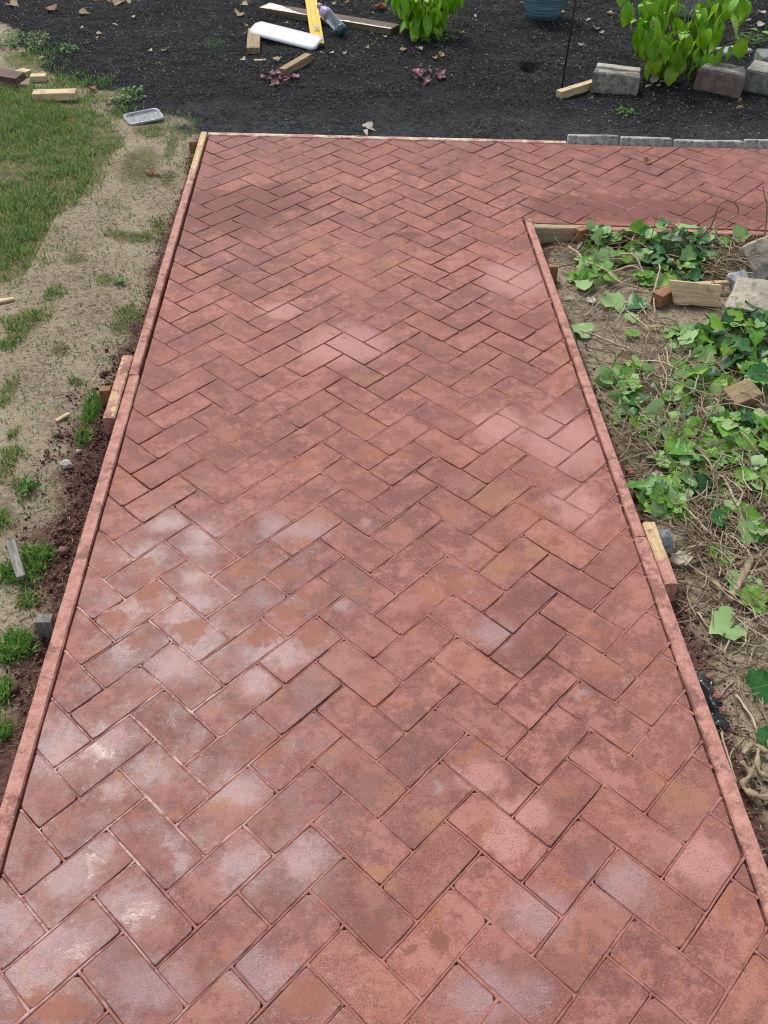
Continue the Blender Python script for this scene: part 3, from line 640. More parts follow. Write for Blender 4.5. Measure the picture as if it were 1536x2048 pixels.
# ------------------------------------------------------------------ form boards, stakes, splice blocks
def board(name, p0, p1, label, cat, mat, w=0.038, h=0.089, z0=0.003, z1=None, side=1, rough=0.0016, group=None, ridge=True, seed=0):
    """timber along p0 -> p1; its inner edge lies on that line and its width goes to the left (side = 1) or right (-1)"""
    a, b = Vector(p0), Vector(p1); L = (b-a).length; d = (b-a)/L; ang = math.atan2(d.y, d.x)
    z1 = z0 if z1 is None else z1
    nseg = max(3, int(L/0.03)); v = []; f = []
    prof = [(0.000, -h), (0.0, -0.006), (0.003, -0.001), (w*0.35, 0.0), (w*0.7, 0.0), (w-0.003, -0.001), (w, -0.006), (w, -h)]
    for i in range(nseg+1):
        xx = L*i/nseg
        for j, (yy, zz) in enumerate(prof):
            wx = a.x+d.x*xx; wy = a.y+d.y*xx
            k = rough if 0 < j < 7 else 0
            v.append((xx, side*(yy+k*0.8*nz(wx*3+j, wy*3, 6, seed+2)), zz+(z1-z0)*i/nseg+k*1.5*nz(wx+j*0.05, wy+j*0.05, 17, seed+7)))
    m = len(prof)
    for i in range(nseg):
        for j in range(m-1):
            q4 = (i*m+j, i*m+j+1, (i+1)*m+j+1, (i+1)*m+j); f.append(q4 if side > 0 else q4[::-1])
        q4 = (i*m+m-1, i*m, (i+1)*m, (i+1)*m+m-1); f.append(q4 if side > 0 else q4[::-1])
    f.append(tuple(range(m))[::-1] if side > 0 else tuple(range(m))); e = nseg*m; f.append(tuple(e+j for j in range(m)) if side > 0 else tuple(e+j for j in range(m))[::-1])
    o = link(name, mesh(name, v, f), mat); o.location = (a.x, a.y, z0); o.rotation_euler = (0, 0, ang)
    return tag(o, label, cat, group)
FY = far_y(LEFT_X)
board('form_board', (LEFT_X-0.004, -1.914), (LEFT_X-0.004, FY+0.038), 'upper left form board smeared pink, bare yellow wood towards the far corner', 'board', M_form_left, w=0.034, side=1, seed=1)
bpy.context.view_layer.update()
board('form_board', (LEFT_X+0.002, -4.7), (LEFT_X+0.002, -1.917), 'lower left form board crusted with pink cement beside the grass and red clods', 'board', M_form, side=1, seed=4, z0=0.001)
board('form_board', (LEFT_X+0.001, FY+0.002), (1.645, far_y(1.645)+0.002), 'long form board along the far edge of the walkway against the dark mulch', 'board', M_form_far, side=1, seed=6, z0=0.002)
board('form_board', (1.303, -0.742), (right_x(-2.745)+0.0, -2.745), 'upper right form board smeared with pink cement beside the ivy', 'board', M_form, side=1, seed=9, w=0.032)
board('form_board', (right_x(-2.75)-0.004, -2.748), (right_x(-4.7), -4.7), 'lower right form board crusted with pink cement running to the bottom of the picture', 'board', M_form, side=1, seed=12)
board('form_board', (1.338, near_y(1.338)), (1.66, near_y(1.66)), 'short form board at the inner corner with a bare timber face', 'board', M_form_corner, side=-1, seed=15, z0=0.002)
board('form_board', (1.663, near_y(1.663)), (3.15, near_y(3.15)), 'form board along the side walkway half hidden behind the ivy and vines', 'board', M_form, side=-1, seed=18, z0=0.0)

def stake(loc, top, label, mat, w=0.038, d=0.030, rz=0.0, tilt=(0, 0), cap=None):
    """pointed wooden stake driven into the ground"""
    x, y = loc; v = []; hw, hd = w/2, d/2
    for z, s in ((top, 0.94), (top-0.004, 1), (top-0.22, 1), (top-0.30, 0.12)):
        v += [(-hw*s, -hd*s, z), (hw*s, -hd*s, z), (hw*s, hd*s, z), (-hw*s, hd*s, z)]
    f = [(0, 1, 2, 3)]+[(i*4+4+j, i*4+4+(j+1) % 4, i*4+(j+1) % 4, i*4+j) for i in range(3) for j in range(4)]+[(15, 14, 13, 12)]
    # local X must follow the grain for the wood shader, so the stake lies along X and is turned upright
    R = Matrix.Rotation(math.radians(-90), 4, 'Y'); me = mesh('wooden_stake', [R.inverted() @ Vector(p) for p in v], f)
    o = link('wooden_stake', me, mat); o.matrix_world = Matrix.Translation((x, y, 0)) @ Matrix.Rotation(rz, 4, 'Z') @ Matrix.Rotation(tilt[0], 4, 'X') @ Matrix.Rotation(tilt[1], 4, 'Y') @ R
    return tag(o, label, 'stake')
stake((-0.308, -1.985), -0.004, 'brown wooden stake behind the short block on the left form', M_wood_stake, rz=0.1)
stake((-0.272, 0.190), -0.006, 'brown wooden stake outside the far left corner of the form', M_wood_stake)
stake((-0.275, -3.000), -0.006, 'dark grey stake beside the lower left form board among the clods', M_wood_grey, w=0.044)
stake((1.366, -1.14), -0.010, 'orange brown stake outside the right form near the inner corner', M_wood_stake)
stake((1.415, -2.745), -0.004, 'stake with grey plastic torn over its top beside the right splice block', M_wood_stake, rz=0.2)
lumpy_wrap = None
def splice(name, x0, x1, y0, y1, z, label, seed):
    o = board(name, (x1, y0), (x1, y1), label, 'block', M_form_bare, w=abs(x1-x0), side=1, seed=seed, z0=z, h=0.075); return o
splice('splice_block', -0.281, -0.2425, -2.165, -1.80, 0.006, 'short pink smeared block with a yellow patch spliced outside the left form', 22)
o = board('splice_block', (1.362, -2.69), (1.366, -2.93), 'short block with a pale yellow top spliced outside the right form', 'block', M_form_bare, w=0.036, side=1, seed=25, z0=0.006, h=0.075)

# edging blocks that carry on the far edge
ex = 1.652
for i, (L, lab) in enumerate(((0.272, 'grey weathered edging block at the end of the far form board'), (0.275, 'second grey edging block from the far form board, chipped on top'),
                    (0.36, 'third grey edging block from the far form board, the longest one'), (0.30, 'edging block at the right end of the far row, cut by the picture edge'))):
    t = lumpy_box('edging_block', (L-0.016, 0.055, 0.12), M_edging, bev=0.005, rough=0.0035, seed=i*3.1)
    y = far_y(ex+L/2)+0.032+0.004*math.sin(i*2.3); t.location = (ex+L/2, y, -0.098+0.006*math.cos(i*1.7)); t.rotation_euler = (math.radians(-16+3*math.sin(i)), 0, -0.071-0.02*math.sin(i*1.9))
    tag(t, lab, 'edging block', 'edging blocks along the far edge'); ex += L

# ------------------------------------------------------------------ things on the far mulch
def rest(o, x, y, z=0.0): o.location = (x, y, gz(x, y)+z); return o
def timber(name, dims, loc, rz, mat, label, cat='wood block', rx=0.0, ry=0.0, bev=0.0015, rough=0.0008, seed=0, z=0.0, taper=None, group=None):
    o = lumpy_box(name, dims, mat, bev=bev, rough=rough, cuts=2, seed=seed, taper=taper)
    o.location = (loc[0], loc[1], gz(loc[0], loc[1])+z); o.rotation_euler = (rx, ry, rz); return tag(o, label, cat, group)
# old plank with white painted edge
a, b = G(519, 26), G(782, 73); d = (b-a).normalized(); L = (b-a).length; ang = math.atan2(d.y, d.x); c = (a+b)/2+Vector((-d.y, d.x, 0))*0.065
pl = thing('old_plank', (c.x, c.y, gz(c.x, c.y)+0.002), 'old reddish brown plank with peeling white paint lying across the mulch', 'plank', ang)
lumpy_box('plank_body', (L, 0.130, 0.040), M_wood_old, pl, bev=0.002, rough=0.0012)
pe = lumpy_box('plank_edge', (L-0.01, 0.004, 0.030), M_old_edge, pl, bev=0.0008, rough=0.0008); pe.location = (0, -0.0665, 0.002)
def ragged_strip(name, x0, x1, y0, yfun, z, mat, parent, n=40, th=0.0012):
    v = []; f = []
    for i in range(n+1):
        x = x0+(x1-x0)*i/n; y1 = yfun(i/n, x)
        for zz in (z, z+th): v += [(x, y0, zz), (x, y1, zz)]
    for i in range(n):
        k = i*4; f += [(k+2, k+6, k+7, k+3), (k, k+1, k+5, k+4), (k+1, k+3, k+7, k+5), (k, k+4, k+6, k+2)]
    f += [(0, 2, 3, 1), (4*n, 4*n+1, 4*n+3, 4*n+2)]
    return link(name, mesh(name, v, f), mat, parent)
ragged_strip('white_paint', -L/2+0.003, -0.02, -0.0650, lambda t, x: -0.0650+max(0.004, 0.118*(1-smooth(0.0, 0.75, t))+0.016+0.012*nz(x, 0, 30, 3)), 0.0405, M_white_paint, pl)
ragged_strip('white_paint', 0.06, L/2-0.004, -0.0650, lambda t, x: -0.0650+0.022+0.012*nz(x, 0, 26, 9)+0.008*nz(x, 0, 70, 9), 0.0405, M_white_paint, pl)
# grey post end behind the level
timber('grey_timber', (0.42, 0.045, 0.045), (0.235, 3.02), math.radians(84), M_wood_grey, 'short grey weathered timber behind the plank beside the yellow level', 'timber', z=0.0)
# yellow level lying over the plank
a = G(640, 94); e = G(625, 0, 0.02); d = (e-a); ang = math.atan2(d.y, d.x)
lv = thing('spirit_level', (a.x-0.012, a.y, gz(a.x, a.y)+0.003), 'long yellow spirit level with a grey vial leaning over the old plank', 'level', rot=(0, -math.radians(3.1), ang))
LL = 1.25
lumpy_box('level_body', (LL, 0.082, 0.022), M_yellow, lv, bev=0.002, rough=0).location = (LL/2, 0, 0)
for yy in (-0.017, 0.017): lumpy_box('groove_strip', (LL-0.03, 0.005, 0.002), M_yellow_groove, lv, bev=0, rough=0, cuts=0).location = (LL/2+0.012, yy, 0.0215)
for yy in (-0.035, 0.0, 0.035): lumpy_box('raised_rail', (LL-0.01, 0.011, 0.004), M_yellow, lv, bev=0.001, rough=0, cuts=0).location = (LL/2+0.004, yy, 0.0212)
vw = lumpy_box('vial_window', (0.085, 0.036, 0.006), M_yellow, lv, bev=0.001, rough=0, cuts=0); vw.location = (0.25, -0.006, 0.0215)
lumpy_box('vial', (0.070, 0.028, 0.003), M_vial, vw, bev=0.001, rough=0, cuts=0).location = (0, 0, 0.0055)
lumpy_box('end_cap', (0.010, 0.080, 0.020), M_rubber, lv, bev=0.001, rough=0, cuts=0).location = (-0.006, 0, 0.001)
# plastic bottle leaning on the plank
a, b = G(683, 76), G(650, 44, 0.03); d = (b-a); d.z = 0.02; ang = math.atan2(d.y, d.x)
bt = thing('plastic_bottle', (a.x+0.01, a.y+0.01, gz(a.x, a.y)+0.034), 'clear plastic drinks bottle with purple neck lying beside the yellow level', 'bottle', rot=(0, math.radians(64), ang))
bt.scale = (1.2, 1.2, 1.25)
pr = [(0.001, 0.004), (0.022, 0.0), (0.030, 0.006), (0.032, 0.02), (0.030, 0.03), (0.0325, 0.045), (0.030, 0.06), (0.0325, 0.075), (0.030, 0.09), (0.0325, 0.11), (0.033, 0.13), (0.031, 0.15), (0.022, 0.175), (0.013, 0.192), (0.013, 0.20), (0.001, 0.20)]
MB().lathe(pr, 24).build('bottle_body', M_bottle, bt, True)
MB().lathe([(0.001, 0.0), (0.026, -0.001), (0.0312, 0.005), (0.0335, 0.018), (0.0335, 0.032), (0.001, 0.034)], 24).build('bottle_base', M_water, bt, True)
MB().lathe([(0.0332, 0.128), (0.0338, 0.13), (0.0325, 0.152), (0.0235, 0.177), (0.020, 0.179)], 24).build('label_band', M_purple, bt, True)
MB().lathe([(0.001, 0.193), (0.0155, 0.193), (0.016, 0.197), (0.016, 0.209), (0.0145, 0.212), (0.001, 0.212)], 24).build('cap', M_purple, bt, True)
# white vinyl piece over a 2x4 offcut
timber('wood_offcut', (0.42, 0.082, 0.038), ((-0.082), 1.900), math.radians(93), M_wood_tan, 'tan wood offcut lying under the left end of the white vinyl strip', z=0.002)
a, b = G(503, 62, 0.01), G(628, 92, -0.01); ang = math.atan2((b-a).y, (b-a).x); c = (a+b)/2
def bowed(v): pass
def vinyl():
    L, W = 0.52, 0.140; nl, nw = 24, 10; v = []; f = []
    for s in (1, -1):
        for i in range(nl+1):
            for j in range(nw+1):
                x = -L/2+L*i/nl; t = -1+2*j/nw; e = min(x+L/2, L/2-x); inset_ = 0 if e > 0.03 else 0.03-math.sqrt(max(0, 0.03**2-(0.03-e)**2))
                y = t*(W/2-inset_*0.9); z = 0.009*(1-t**4)+(0.004 if s > 0 else -0.001); v.append((x, y, z))
    m = (nl+1)*(nw+1)
    for i in range(nl):
        for j in range(nw):
            k = i*(nw+1)+j; f.append((k, k+nw+1, k+nw+2, k+1)); f.append((m+k, m+k+1, m+k+nw+2, m+k+nw+1))
    for i in range(nl):
        for j in (0, nw):
            k = i*(nw+1)+j; f.append((k, m+k, m+k+nw+1, k+nw+1) if j == 0 else (k, k+nw+1, m+k+nw+1, m+k))
    for j in range(nw):
        k = nl*(nw+1)+j; f.append((j, j+1, m+j+1, m+j)); f.append((k, m+k, m+k+1, k+1))
    return mesh('vinyl_strip', v, f, True)
vs = link('vinyl_strip', vinyl(), M_white_plastic); vs.location = (c.x+0.025, c.y+0.02, gz(c.x, c.y)+0.046); vs.rotation_euler = (math.radians(20), math.radians(3), ang)
tag(vs, 'white rounded vinyl strip resting with one end on a wood offcut', 'vinyl strip')
a, b = G(512, 122), G(528, 121)
timber('wood_chip', (0.075, 0.030, 0.006), tuple(((a+b)/2).xy), 0.1, M_wood_fresh, 'pale flat wood chip in front of the tan offcut under the white strip', 'wood chip', rough=0.003, seed=4)
a, b = G(580, 143), G(618, 118); d = b-a; c = (a+b)/2
timber('wood_offcut', (0.32, 0.048, 0.048), (c.x-0.02, c.y-0.07), math.atan2(d.y, d.x), M_wood_tan, 'tan square wood offcut lying on the red leaves', z=0.004)
# pot
c = G(1087, 30); pt = thing('glazed_pot', (1.905, 2.50, gz(1.905, 2.50)), 'blue glazed ribbed flower pot standing on the mulch', 'pot')
prof = []
for i in range(90):
    t = i/89; z = 0.40*t; r = 0.105+0.085*math.sin(min(1, t*1.55)*math.pi/2)-0.045*smooth(0.62, 1.0, t)
    prof.append((r+0.0022*math.sin(z*2*math.pi/0.0125)*(1 if 0.04 < t < 0.85 else 0.1), z))
MB().lathe([(0.001, 0.0)]+prof, 56).build('pot_body', M_glaze, pt, True)
MB().lathe([(0.135, 0.385), (0.152, 0.388), (0.160, 0.400), (0.156, 0.412), (0.140, 0.412), (0.132, 0.40), (0.128, 0.37)], 48).build('pot_rim', M_glaze, pt, True)
MB().lathe([(0.131, 0.385), (0.08, 0.392), (0.001, 0.396)], 32).build('soil', M_potsoil, pt, True)
# rod
bx, by = G(1123, 181).xy
rd = MB(); rd.tube([(0, 0, -0.15), (0.001, 0.0, 0.4), (0.0, 0.002, 0.8), (0.002, 0.0, 1.25)], [0.0055]*4, 8)
o = rd.build('metal_rod', M_black_metal, None, True); rest(o, bx, by); o.rotation_euler = (0.0, math.radians(1.2), 0); tag(o, 'thin upright black metal rod stuck in the mulch', 'rod')
# stake on the mulch by the first block
a, b = G(1122, 198), G(1188, 178); d = b-a; c = (a+b)/2+Vector((-0.01, 0.018, 0))
timber('wood_offcut', (0.30, 0.042, 0.045), (c.x, c.y), math.atan2(d.y, d.x), M_wood_fresh, 'pale wood stake lying against the left concrete block', seed=3, z=0.002)
# retaining wall blocks
def wall_block(dims, loc, rz, mats, label, rx=0.0, ry=0.0, seed=0, taper=None, rough=0.005, sink=0.01):
    t = thing('concrete_block', (loc[0], loc[1], gz(*loc)-sink), label, 'concrete block', rot=(rx, ry, rz))
    lumpy_box('block_body', dims, mats[0], t, bev=0.006, rough=rough, cuts=6, seed=seed, taper=taper)
    return t, dims
def tp(k):
    def f(v):
        if v.co.y > 0: v.co.x *= k
    return f
a, b = G(1192, 187), G(1275, 194)
t, dm = wall_block((0.27, 0.145, 0.118), ((a+b).x/2, (a+b).y/2+0.075), math.atan2((b-a).y, (b-a).x)+0.02, (M_concrete,), 'tan grey concrete block with a flat ledged top beside the pale stake', ry=0.03, taper=tp(0.9), seed=2)
lp = lumpy_box('top_ledge', (0.25, 0.06, 0.014), M_concrete_lt, t, bev=0.003, rough=0.002, cuts=4, seed=9); lp.location = (0, 0.035, 0.115)
a, b = G(1396, 182), G(1482, 199)
t, dm = wall_block((0.275, 0.16, 0.125), ((a+b).x/2+0.02, (a+b).y/2+0.085), math.atan2((b-a).y, (b-a).x)+0.03, (M_concrete_red,), 'rough reddish concrete block with a smooth grey top right of the big green plant', ry=0.03, taper=tp(0.8), seed=5, rough=0.008)
lp = lumpy_box('smooth_top', (0.262, 0.150, 0.020), M_concrete, t, bev=0.006, rough=0.002, cuts=4, seed=19, taper=tp(0.8)); lp.location = (0, 0.0, 0.118)
t, dm = wall_block((0.20, 0.24, 0.125), (2.99, 1.02), math.radians(58), (M_concrete_green,), 'pale topped grey green concrete block at the right picture edge, front one of two', seed=8)
lp = lumpy_box('pale_top', (0.190, 0.23, 0.008), M_concrete_lt, t, bev=0.003, rough=0.0015, cuts=4, seed=29); lp.location = (0, 0, 0.122)
t, dm = wall_block((0.26, 0.18, 0.11), (3.17, 1.34), math.radians(-6), (M_concrete_green,), 'grey green concrete block at the right picture edge, rear one of two', seed=11)
c = G(1392, 36)
t, dm = wall_block((0.50, 0.09, 0.32), (c.x, c.y+0.05), 0.02, (M_concrete,), 'tall grey stone slab standing behind the big green plant', seed=14, rx=-0.12)
c = G(1300, 95)
timber('flat_stone', (0.20, 0.12, 0.03), (3.02, 1.70), 0.3, M_stone, 'flat blue grey stone beside the far concrete block', 'stone', rough=0.004, bev=0.006, seed=7)

# ------------------------------------------------------------------ leaves
def ovate(L, W, droop, fold, rnd, rows=6, peak=0.42, wav=0.05):
    v = []; f = []; y = 0; z = 0
    for i in range(rows+1):
        t = i/rows; w = W/2*math.sin(math.pi*t**(0.80))**0.85*(1+0.1*rnd.uniform(-1, 1)) if 0 < i < rows else 0.0008
        ang = -droop*t; y += L/rows*math.cos(ang)*(i > 0); z += L/rows*math.sin(ang)*(i > 0)
        for s in (-1, 0, 1): v.append((s*w, y, z+abs(s)*w*fold+(wav*w*rnd.uniform(-1, 1) if s else 0)))
    for i in range(rows):
        k = i*3; f += [(k, k+1, k+4, k+3), (k+1, k+2, k+5, k+4)]
    me = mesh('leaf', v, f, True); return me
def lobed(S, rnd, fold=0.18):
    half = [(0.06, -0.03), (0.27, -0.12), (0.45, 0.0), (0.54, 0.19), (0.45, 0.33), (0.47, 0.53), (0.32, 0.66), (0.15, 0.84)]
    out = [(x*(1+rnd.uniform(-0.1, 0.1)), y+rnd.uniform(-0.03, 0.03)) for x, y in half]; tip = (0, 1.0+rnd.uniform(-0.05, 0.08))
    R = out; Lf = [(-x*(1+rnd.uniform(-0.08, 0.08)), y) for x, y in out]
    mids = [(0, 0.0), (0, 0.28), (0, 0.62)]
    pts = mids+R+[tip]+Lf[::-1]
    c1 = rnd.uniform(-0.25, 0.15)
    v = [(x*S, y*S, (abs(x)*fold+c1*y*y*0.5+0.07*math.sin(9*x+6*y+c1*20))*S) for x, y in pts]
    r = list(range(3, 3+len(R))); tp_ = 3+len(R); l = list(range(tp_+1, tp_+1+len(R)))[::-1]
    f = []
    for s, o in ((r, 1), (l, -1)):
        tri = [(0, s[0], s[1]), (0, s[1], s[2]), (0, s[2], 1), (1, s[2], s[3]), (1, s[3], s[4]), (1, s[4], 2), (2, s[4], s[5]), (2, s[5], s[6]), (2, s[6], s[7]), (2, s[7], tp_)]
        f += tri if o > 0 else [t[::-1] for t in tri]
    return mesh('leaf', v, f, True)
rl = random.Random(11)
def mats_for(meshes, mat):
    out = []
    for m in meshes:
        c = m.copy(); c.materials.append(mat); out.append(c)
    return out
hyd_m = [ovate(rl.uniform(0.13, 0.165), rl.uniform(0.085, 0.105), rl.uniform(0.6, 1.5), rl.uniform(0.1, 0.35), rl) for _ in range(6)]
hyd_s = [ovate(rl.uniform(0.06, 0.09), rl.uniform(0.035, 0.05), rl.uniform(0.3, 0.9), rl.uniform(0.2, 0.5), rl) for _ in range(4)]
hos_m = [ovate(rl.uniform(0.12, 0.17), rl.uniform(0.05, 0.068), rl.uniform(0.5, 1.3), rl.uniform(0.1, 0.4), rl) for _ in range(6)]
ivy_m = [lobed(rl.uniform(0.070, 0.085), rl) for _ in range(7)]
ivy_s = [lobed(rl.uniform(0.040, 0.055), rl) for _ in range(5)]
dry_m = [lobed(rl.uniform(0.045, 0.06), rl, fold=0.5) for _ in range(4)]+[ovate(0.06, 0.025, 0.9, 0.5, rl, rows=4) for _ in range(3)]
HYD, HYDS, HOS = mats_for(hyd_m, M_hyd), mats_for(hyd_s, M_hyd2), mats_for(hos_m, M_hyd2)
IVD, IVM, IVP = mats_for(ivy_m+ivy_s, M_ivy_dark), mats_for(ivy_m+ivy_s, M_ivy_mid), mats_for(ivy_m, M_ivy_pale)
DRY, DRYP, DRYR = mats_for(dry_m, M_dry), mats_for(dry_m, M_dry_pale), mats_for(dry_m, M_dry_rust)
REDL = mats_for([lobed(rl.uniform(0.03, 0.05), rl, 0.4) for _ in range(3)]+[ovate(0.055, 0.022, 1.0, 0.5, rl, rows=4) for _ in range(3)], M_redleaf)
def orient(axis_, normal):
    y = Vector(axis_).normalized(); x = y.cross(Vector(normal)); x = x.normalized() if x.length > 1e-4 else y.orthogonal().normalized(); z = x.cross(y)
    return Matrix((x, y, z)).transposed()
def put_leaf(me, p, axis_, normal, parent=None, s=1.0, name='leaf'):
    o = bpy.data.objects.new(name, me); C.objects.link(o)
    o.matrix_world = Matrix.Translation(p) @ orient(axis_, normal).to_4x4() @ Matrix.Scale(s, 4)
    if parent is not None:
        mw = o.matrix_basis.copy(); o.parent = parent; o.matrix_basis = mw          # parent is unrotated; positions are local to it
    return o
def shrub(name, base, label, cat, stems, hgt, spread, meshes, small, rnd, pairs, droop=0.7, nodes=(0.25, 1.0), leaf_s=1.0):
    t = thing(name, base, label, cat)
    for i in range(stems):
        a = 2*math.pi*i/stems+rnd.uniform(-0.3, 0.3); r = spread*rnd.uniform(0.35, 1.0); h = hgt*rnd.uniform(0.55, 1.0)
        foot = Vector((0.25*r*math.cos(a), 0.25*r*math.sin(a), -0.02)); tip = Vector((r*math.cos(a), r*math.sin(a), h))
        midp = (foot+tip)/2+Vector((-0.12*r*math.cos(a), -0.12*r*math.sin(a), 0.06*h)); pts = spline([foot, midp, tip], 6)
        MB().tube(pts, list(np.linspace(0.0045, 0.0022, len(pts))), 5).build('stem', M_stem, t, True)
        for k in range(pairs):
            u = nodes[0]+(nodes[1]-nodes[0])*k/max(1, pairs-1); p = pts[min(len(pts)-1, int(u*(len(pts)-1)))]
            a2 = a+(k % 2)*math.pi/2+rnd.uniform(-0.4, 0.4)
            for s in (0, math.pi):
                out = Vector((math.cos(a2+s), math.sin(a2+s), 0)); last = k == pairs-1
                dr = droop*rnd.uniform(0.3, 1.3) if not last else -0.2
                ax = out+Vector((0, 0, -dr)); nm = out*0.9*dr+Vector((0, 0, 1))+Vector((rnd.uniform(-.25, .25), rnd.uniform(-.25, .25), 0))
                me = rnd.choice(small if last or rnd.random() < 0.15 else meshes)
                put_leaf(me, p+out*0.012, ax, nm, t, leaf_s*rnd.uniform(0.75, 1.08))
    return t
rs = random.Random(21)
shrub('leafy_shrub', (2.49, 1.26, gz(2.49, 1.26)), 'big bright green shrub with large drooping leaves between the concrete blocks', 'shrub', 24, 0.62, 0.50, HYD, HYDS, rs, 5, 1.3, nodes=(0.35, 1.0), leaf_s=0.92)
c = G(845, 74)
shrub('leafy_plant', (c.x, c.y+0.05, gz(c.x, c.y)), 'bright lime green leafy plant at the right end of the old plank', 'plant', 24, 0.46, 0.34, HOS, HYDS, rs, 5, 1.7, nodes=(0.30, 1.0), leaf_s=0.95)

# ivy on the right bed
ri = random.Random(5)
def world_zone(px, py, rx, ry):
    c = G(px, py); return c, (G(px+rx, py)-G(px-rx, py)).length/2, (G(px, py-ry)-G(px, py+ry)).length/2
def ivy(px, py, rx, ry, n, hgt, mix, label, size=1.0):
    c, a, b = world_zone(px, py, rx, ry); base = Vector((c.x, c.y, gz(c.x, c.y)))
    t = thing('ivy', base, label, 'ivy'); stem = MB()
    for i in range(max(2, n//12)):
        w = ri.uniform(0, 6.28); pts = []
        x, y = a*0.8*math.cos(w)*ri.random(), b*0.8*math.sin(w)*ri.random(); h = ri.uniform(0, 6.28)
        for k in range(7):
            pts.append((x, y, gz(base.x+x, base.y+y)-base.z+0.006+0.4*hgt*math.sin(k/6*math.pi)*ri.random())); h += ri.uniform(-0.5, 0.5); x += 0.04*math.cos(h); y += 0.04*math.sin(h)
        stem.tube(spline(pts, 2), 0.0022, 4)
    for i in range(int(n*1.65)):
        w = ri.uniform(0, 6.28); r = math.sqrt(ri.random()); x, y = a*r*math.cos(w), b*r*math.sin(w)
        z = gz(base.x+x, base.y+y)-base.z+0.012+hgt*(1-0.6*r*r)*ri.random()
        if outside(base.x+x, base.y+y) < 0.03: continue
        az = ri.uniform(0, 6.28); ax = Vector((math.cos(az), math.sin(az), ri.uniform(-0.5, 0.25)))
        nm = Vector((ri.uniform(-.7, .7), ri.uniform(-0.95, 0.4), 1))
        u = ri.random(); pool = IVD if u < mix[0]*0.8 else (IVM if u < mix[0]+mix[1] else IVP)
        if pool is IVP and ri.random() < 0.5: nm = nm+Vector((0, -0.6, -0.4))
        put_leaf(ri.choice(pool), Vector((x, y, z)), ax, nm, t, size*ri.uniform(0.50, 1.02))
        q_ = Vector((x, y, z)); g = q_-ax.normalized()*0.05+Vector((0, 0, -min(0.05, z-gz(base.x+x, base.y+y)+base.z)))
        if ri.random() < 0.5: stem.tube([g, (g+q_)/2+Vector((0, 0, 0.008)), q_], 0.0010, 3)
    stem.build('stem', M_stem, t, True); return t
ivy(1345, 505, 75, 42, 62, 0.12, (0.62, 0.28, 0.10), 'dense dark ivy mound just below the inner edge of the side walkway')
ivy(1240, 500, 65, 34, 26, 0.07, (0.15, 0.50, 0.35), 'lighter ivy sprawl in the inner corner of the forms')
ivy(1180, 555, 42, 22, 14, 0.06, (0.05, 0.50, 0.45), 'small wilted pale ivy tuft beside the upper right form board')
ivy(1330, 555, 70, 22, 20, 0.06, (0.75, 0.2, 0.05), 'low dark ivy in front of the cut wood blocks')
ivy(1290, 450, 60, 12, 11, 0.10, (0.05, 0.85, 0.10), 'yellow green ivy sprigs poking above the side form board')
ivy(1480, 690, 75, 48, 54, 0.12, (0.70, 0.25, 0.05), 'dark ivy clump in front of the pale broken slab')
ivy(1380, 700, 45, 40, 20, 0.05, (0.20, 0.45, 0.35), 'sparse green ivy between the bare dirt and the dark clump')
ivy(1300, 830, 70, 55, 30, 0.05, (0.20, 0.45, 0.35), 'thin wilted ivy among dry vines left of the square wood block')
ivy(1470, 880, 80, 45, 44, 0.07, (0.25, 0.45, 0.30), 'leafy ivy patch below the square wood block')
ivy(1345, 910, 55, 45, 26, 0.05, (0.15, 0.50, 0.35), 'green ivy tangle above the right splice block')
ivy(1320, 1005, 45, 28, 18, 0.06, (0.20, 0.55, 0.25), 'small ivy cluster right behind the right splice block')
ivy(1505, 960, 40, 50, 20, 0.06, (0.50, 0.35, 0.15), 'dark ivy at the right picture edge above the pale stick')
ivy(1515, 770, 30, 30, 14, 0.06, (0.45, 0.4, 0.15), 'ivy leaves crowding behind the square wood block at the picture edge')
ivy(1205, 482, 55, 16, 24, 0.09, (0.10, 0.55, 0.35), 'pale ivy and dead leaves heaped against the inner corner board')
ivy(1420, 490, 50, 22, 18, 0.08, (0.35, 0.50, 0.15), 'ivy straggling into the dry vines under the looped vine')
ivy(1270, 760, 60, 40, 14, 0.03, (0.15, 0.50, 0.35), 'scattered small ivy sprigs on the bare dirt beside the right form')
ivy(1400, 780, 60, 40, 20, 0.05, (0.20, 0.55, 0.25), 'ivy runners between the dark clump and the square wood block')
ivy(1420, 900, 70, 60, 26, 0.06, (0.20, 0.50, 0.30), 'mixed ivy threaded through dry stems right of the green tangle')
ivy(1390, 990, 60, 40, 14, 0.04, (0.25, 0.50, 0.25), 'few ivy leaves among the dry stems above the torn plastic')
ivy(1470, 1060, 50, 40, 10, 0.03, (0.30, 0.45, 0.25), 'sparse ivy leaves among dry vines above the pale stick')
ivy(1500, 600, 40, 30, 12, 0.06, (0.40, 0.45, 0.15), 'ivy leaves between the leaning slab and the stones')
lv_ = [tuple(v.co) for v in ivy_m[0].vertices]; lf_ = [tuple(p.vertices) for p in ivy_m[0].polygons]; Ml, Tl = [], []
for q_ in ((1650, 700), (1670, 860), (1760, 640), (1800, 900), (1700, 1080), (1900, 720)):
    c, a, b = world_zone(q_[0], q_[1], 80, 60)
    for i in range(40):
        w = ri.uniform(0, 6.28); r = math.sqrt(ri.random()); x, y = c.x+a*r*math.cos(w), c.y+b*r*math.sin(w); az = ri.uniform(0, 6.28)
        Tl.append((x, y, gz(x, y)+0.012+0.08*(1-0.6*r*r)*ri.random())); Ml.append(np.array(orient((math.cos(az), math.sin(az), ri.uniform(-.5, .25)), (ri.uniform(-.7, .7), ri.uniform(-.9, .4), 1)))*ri.uniform(0.5, 1.0))
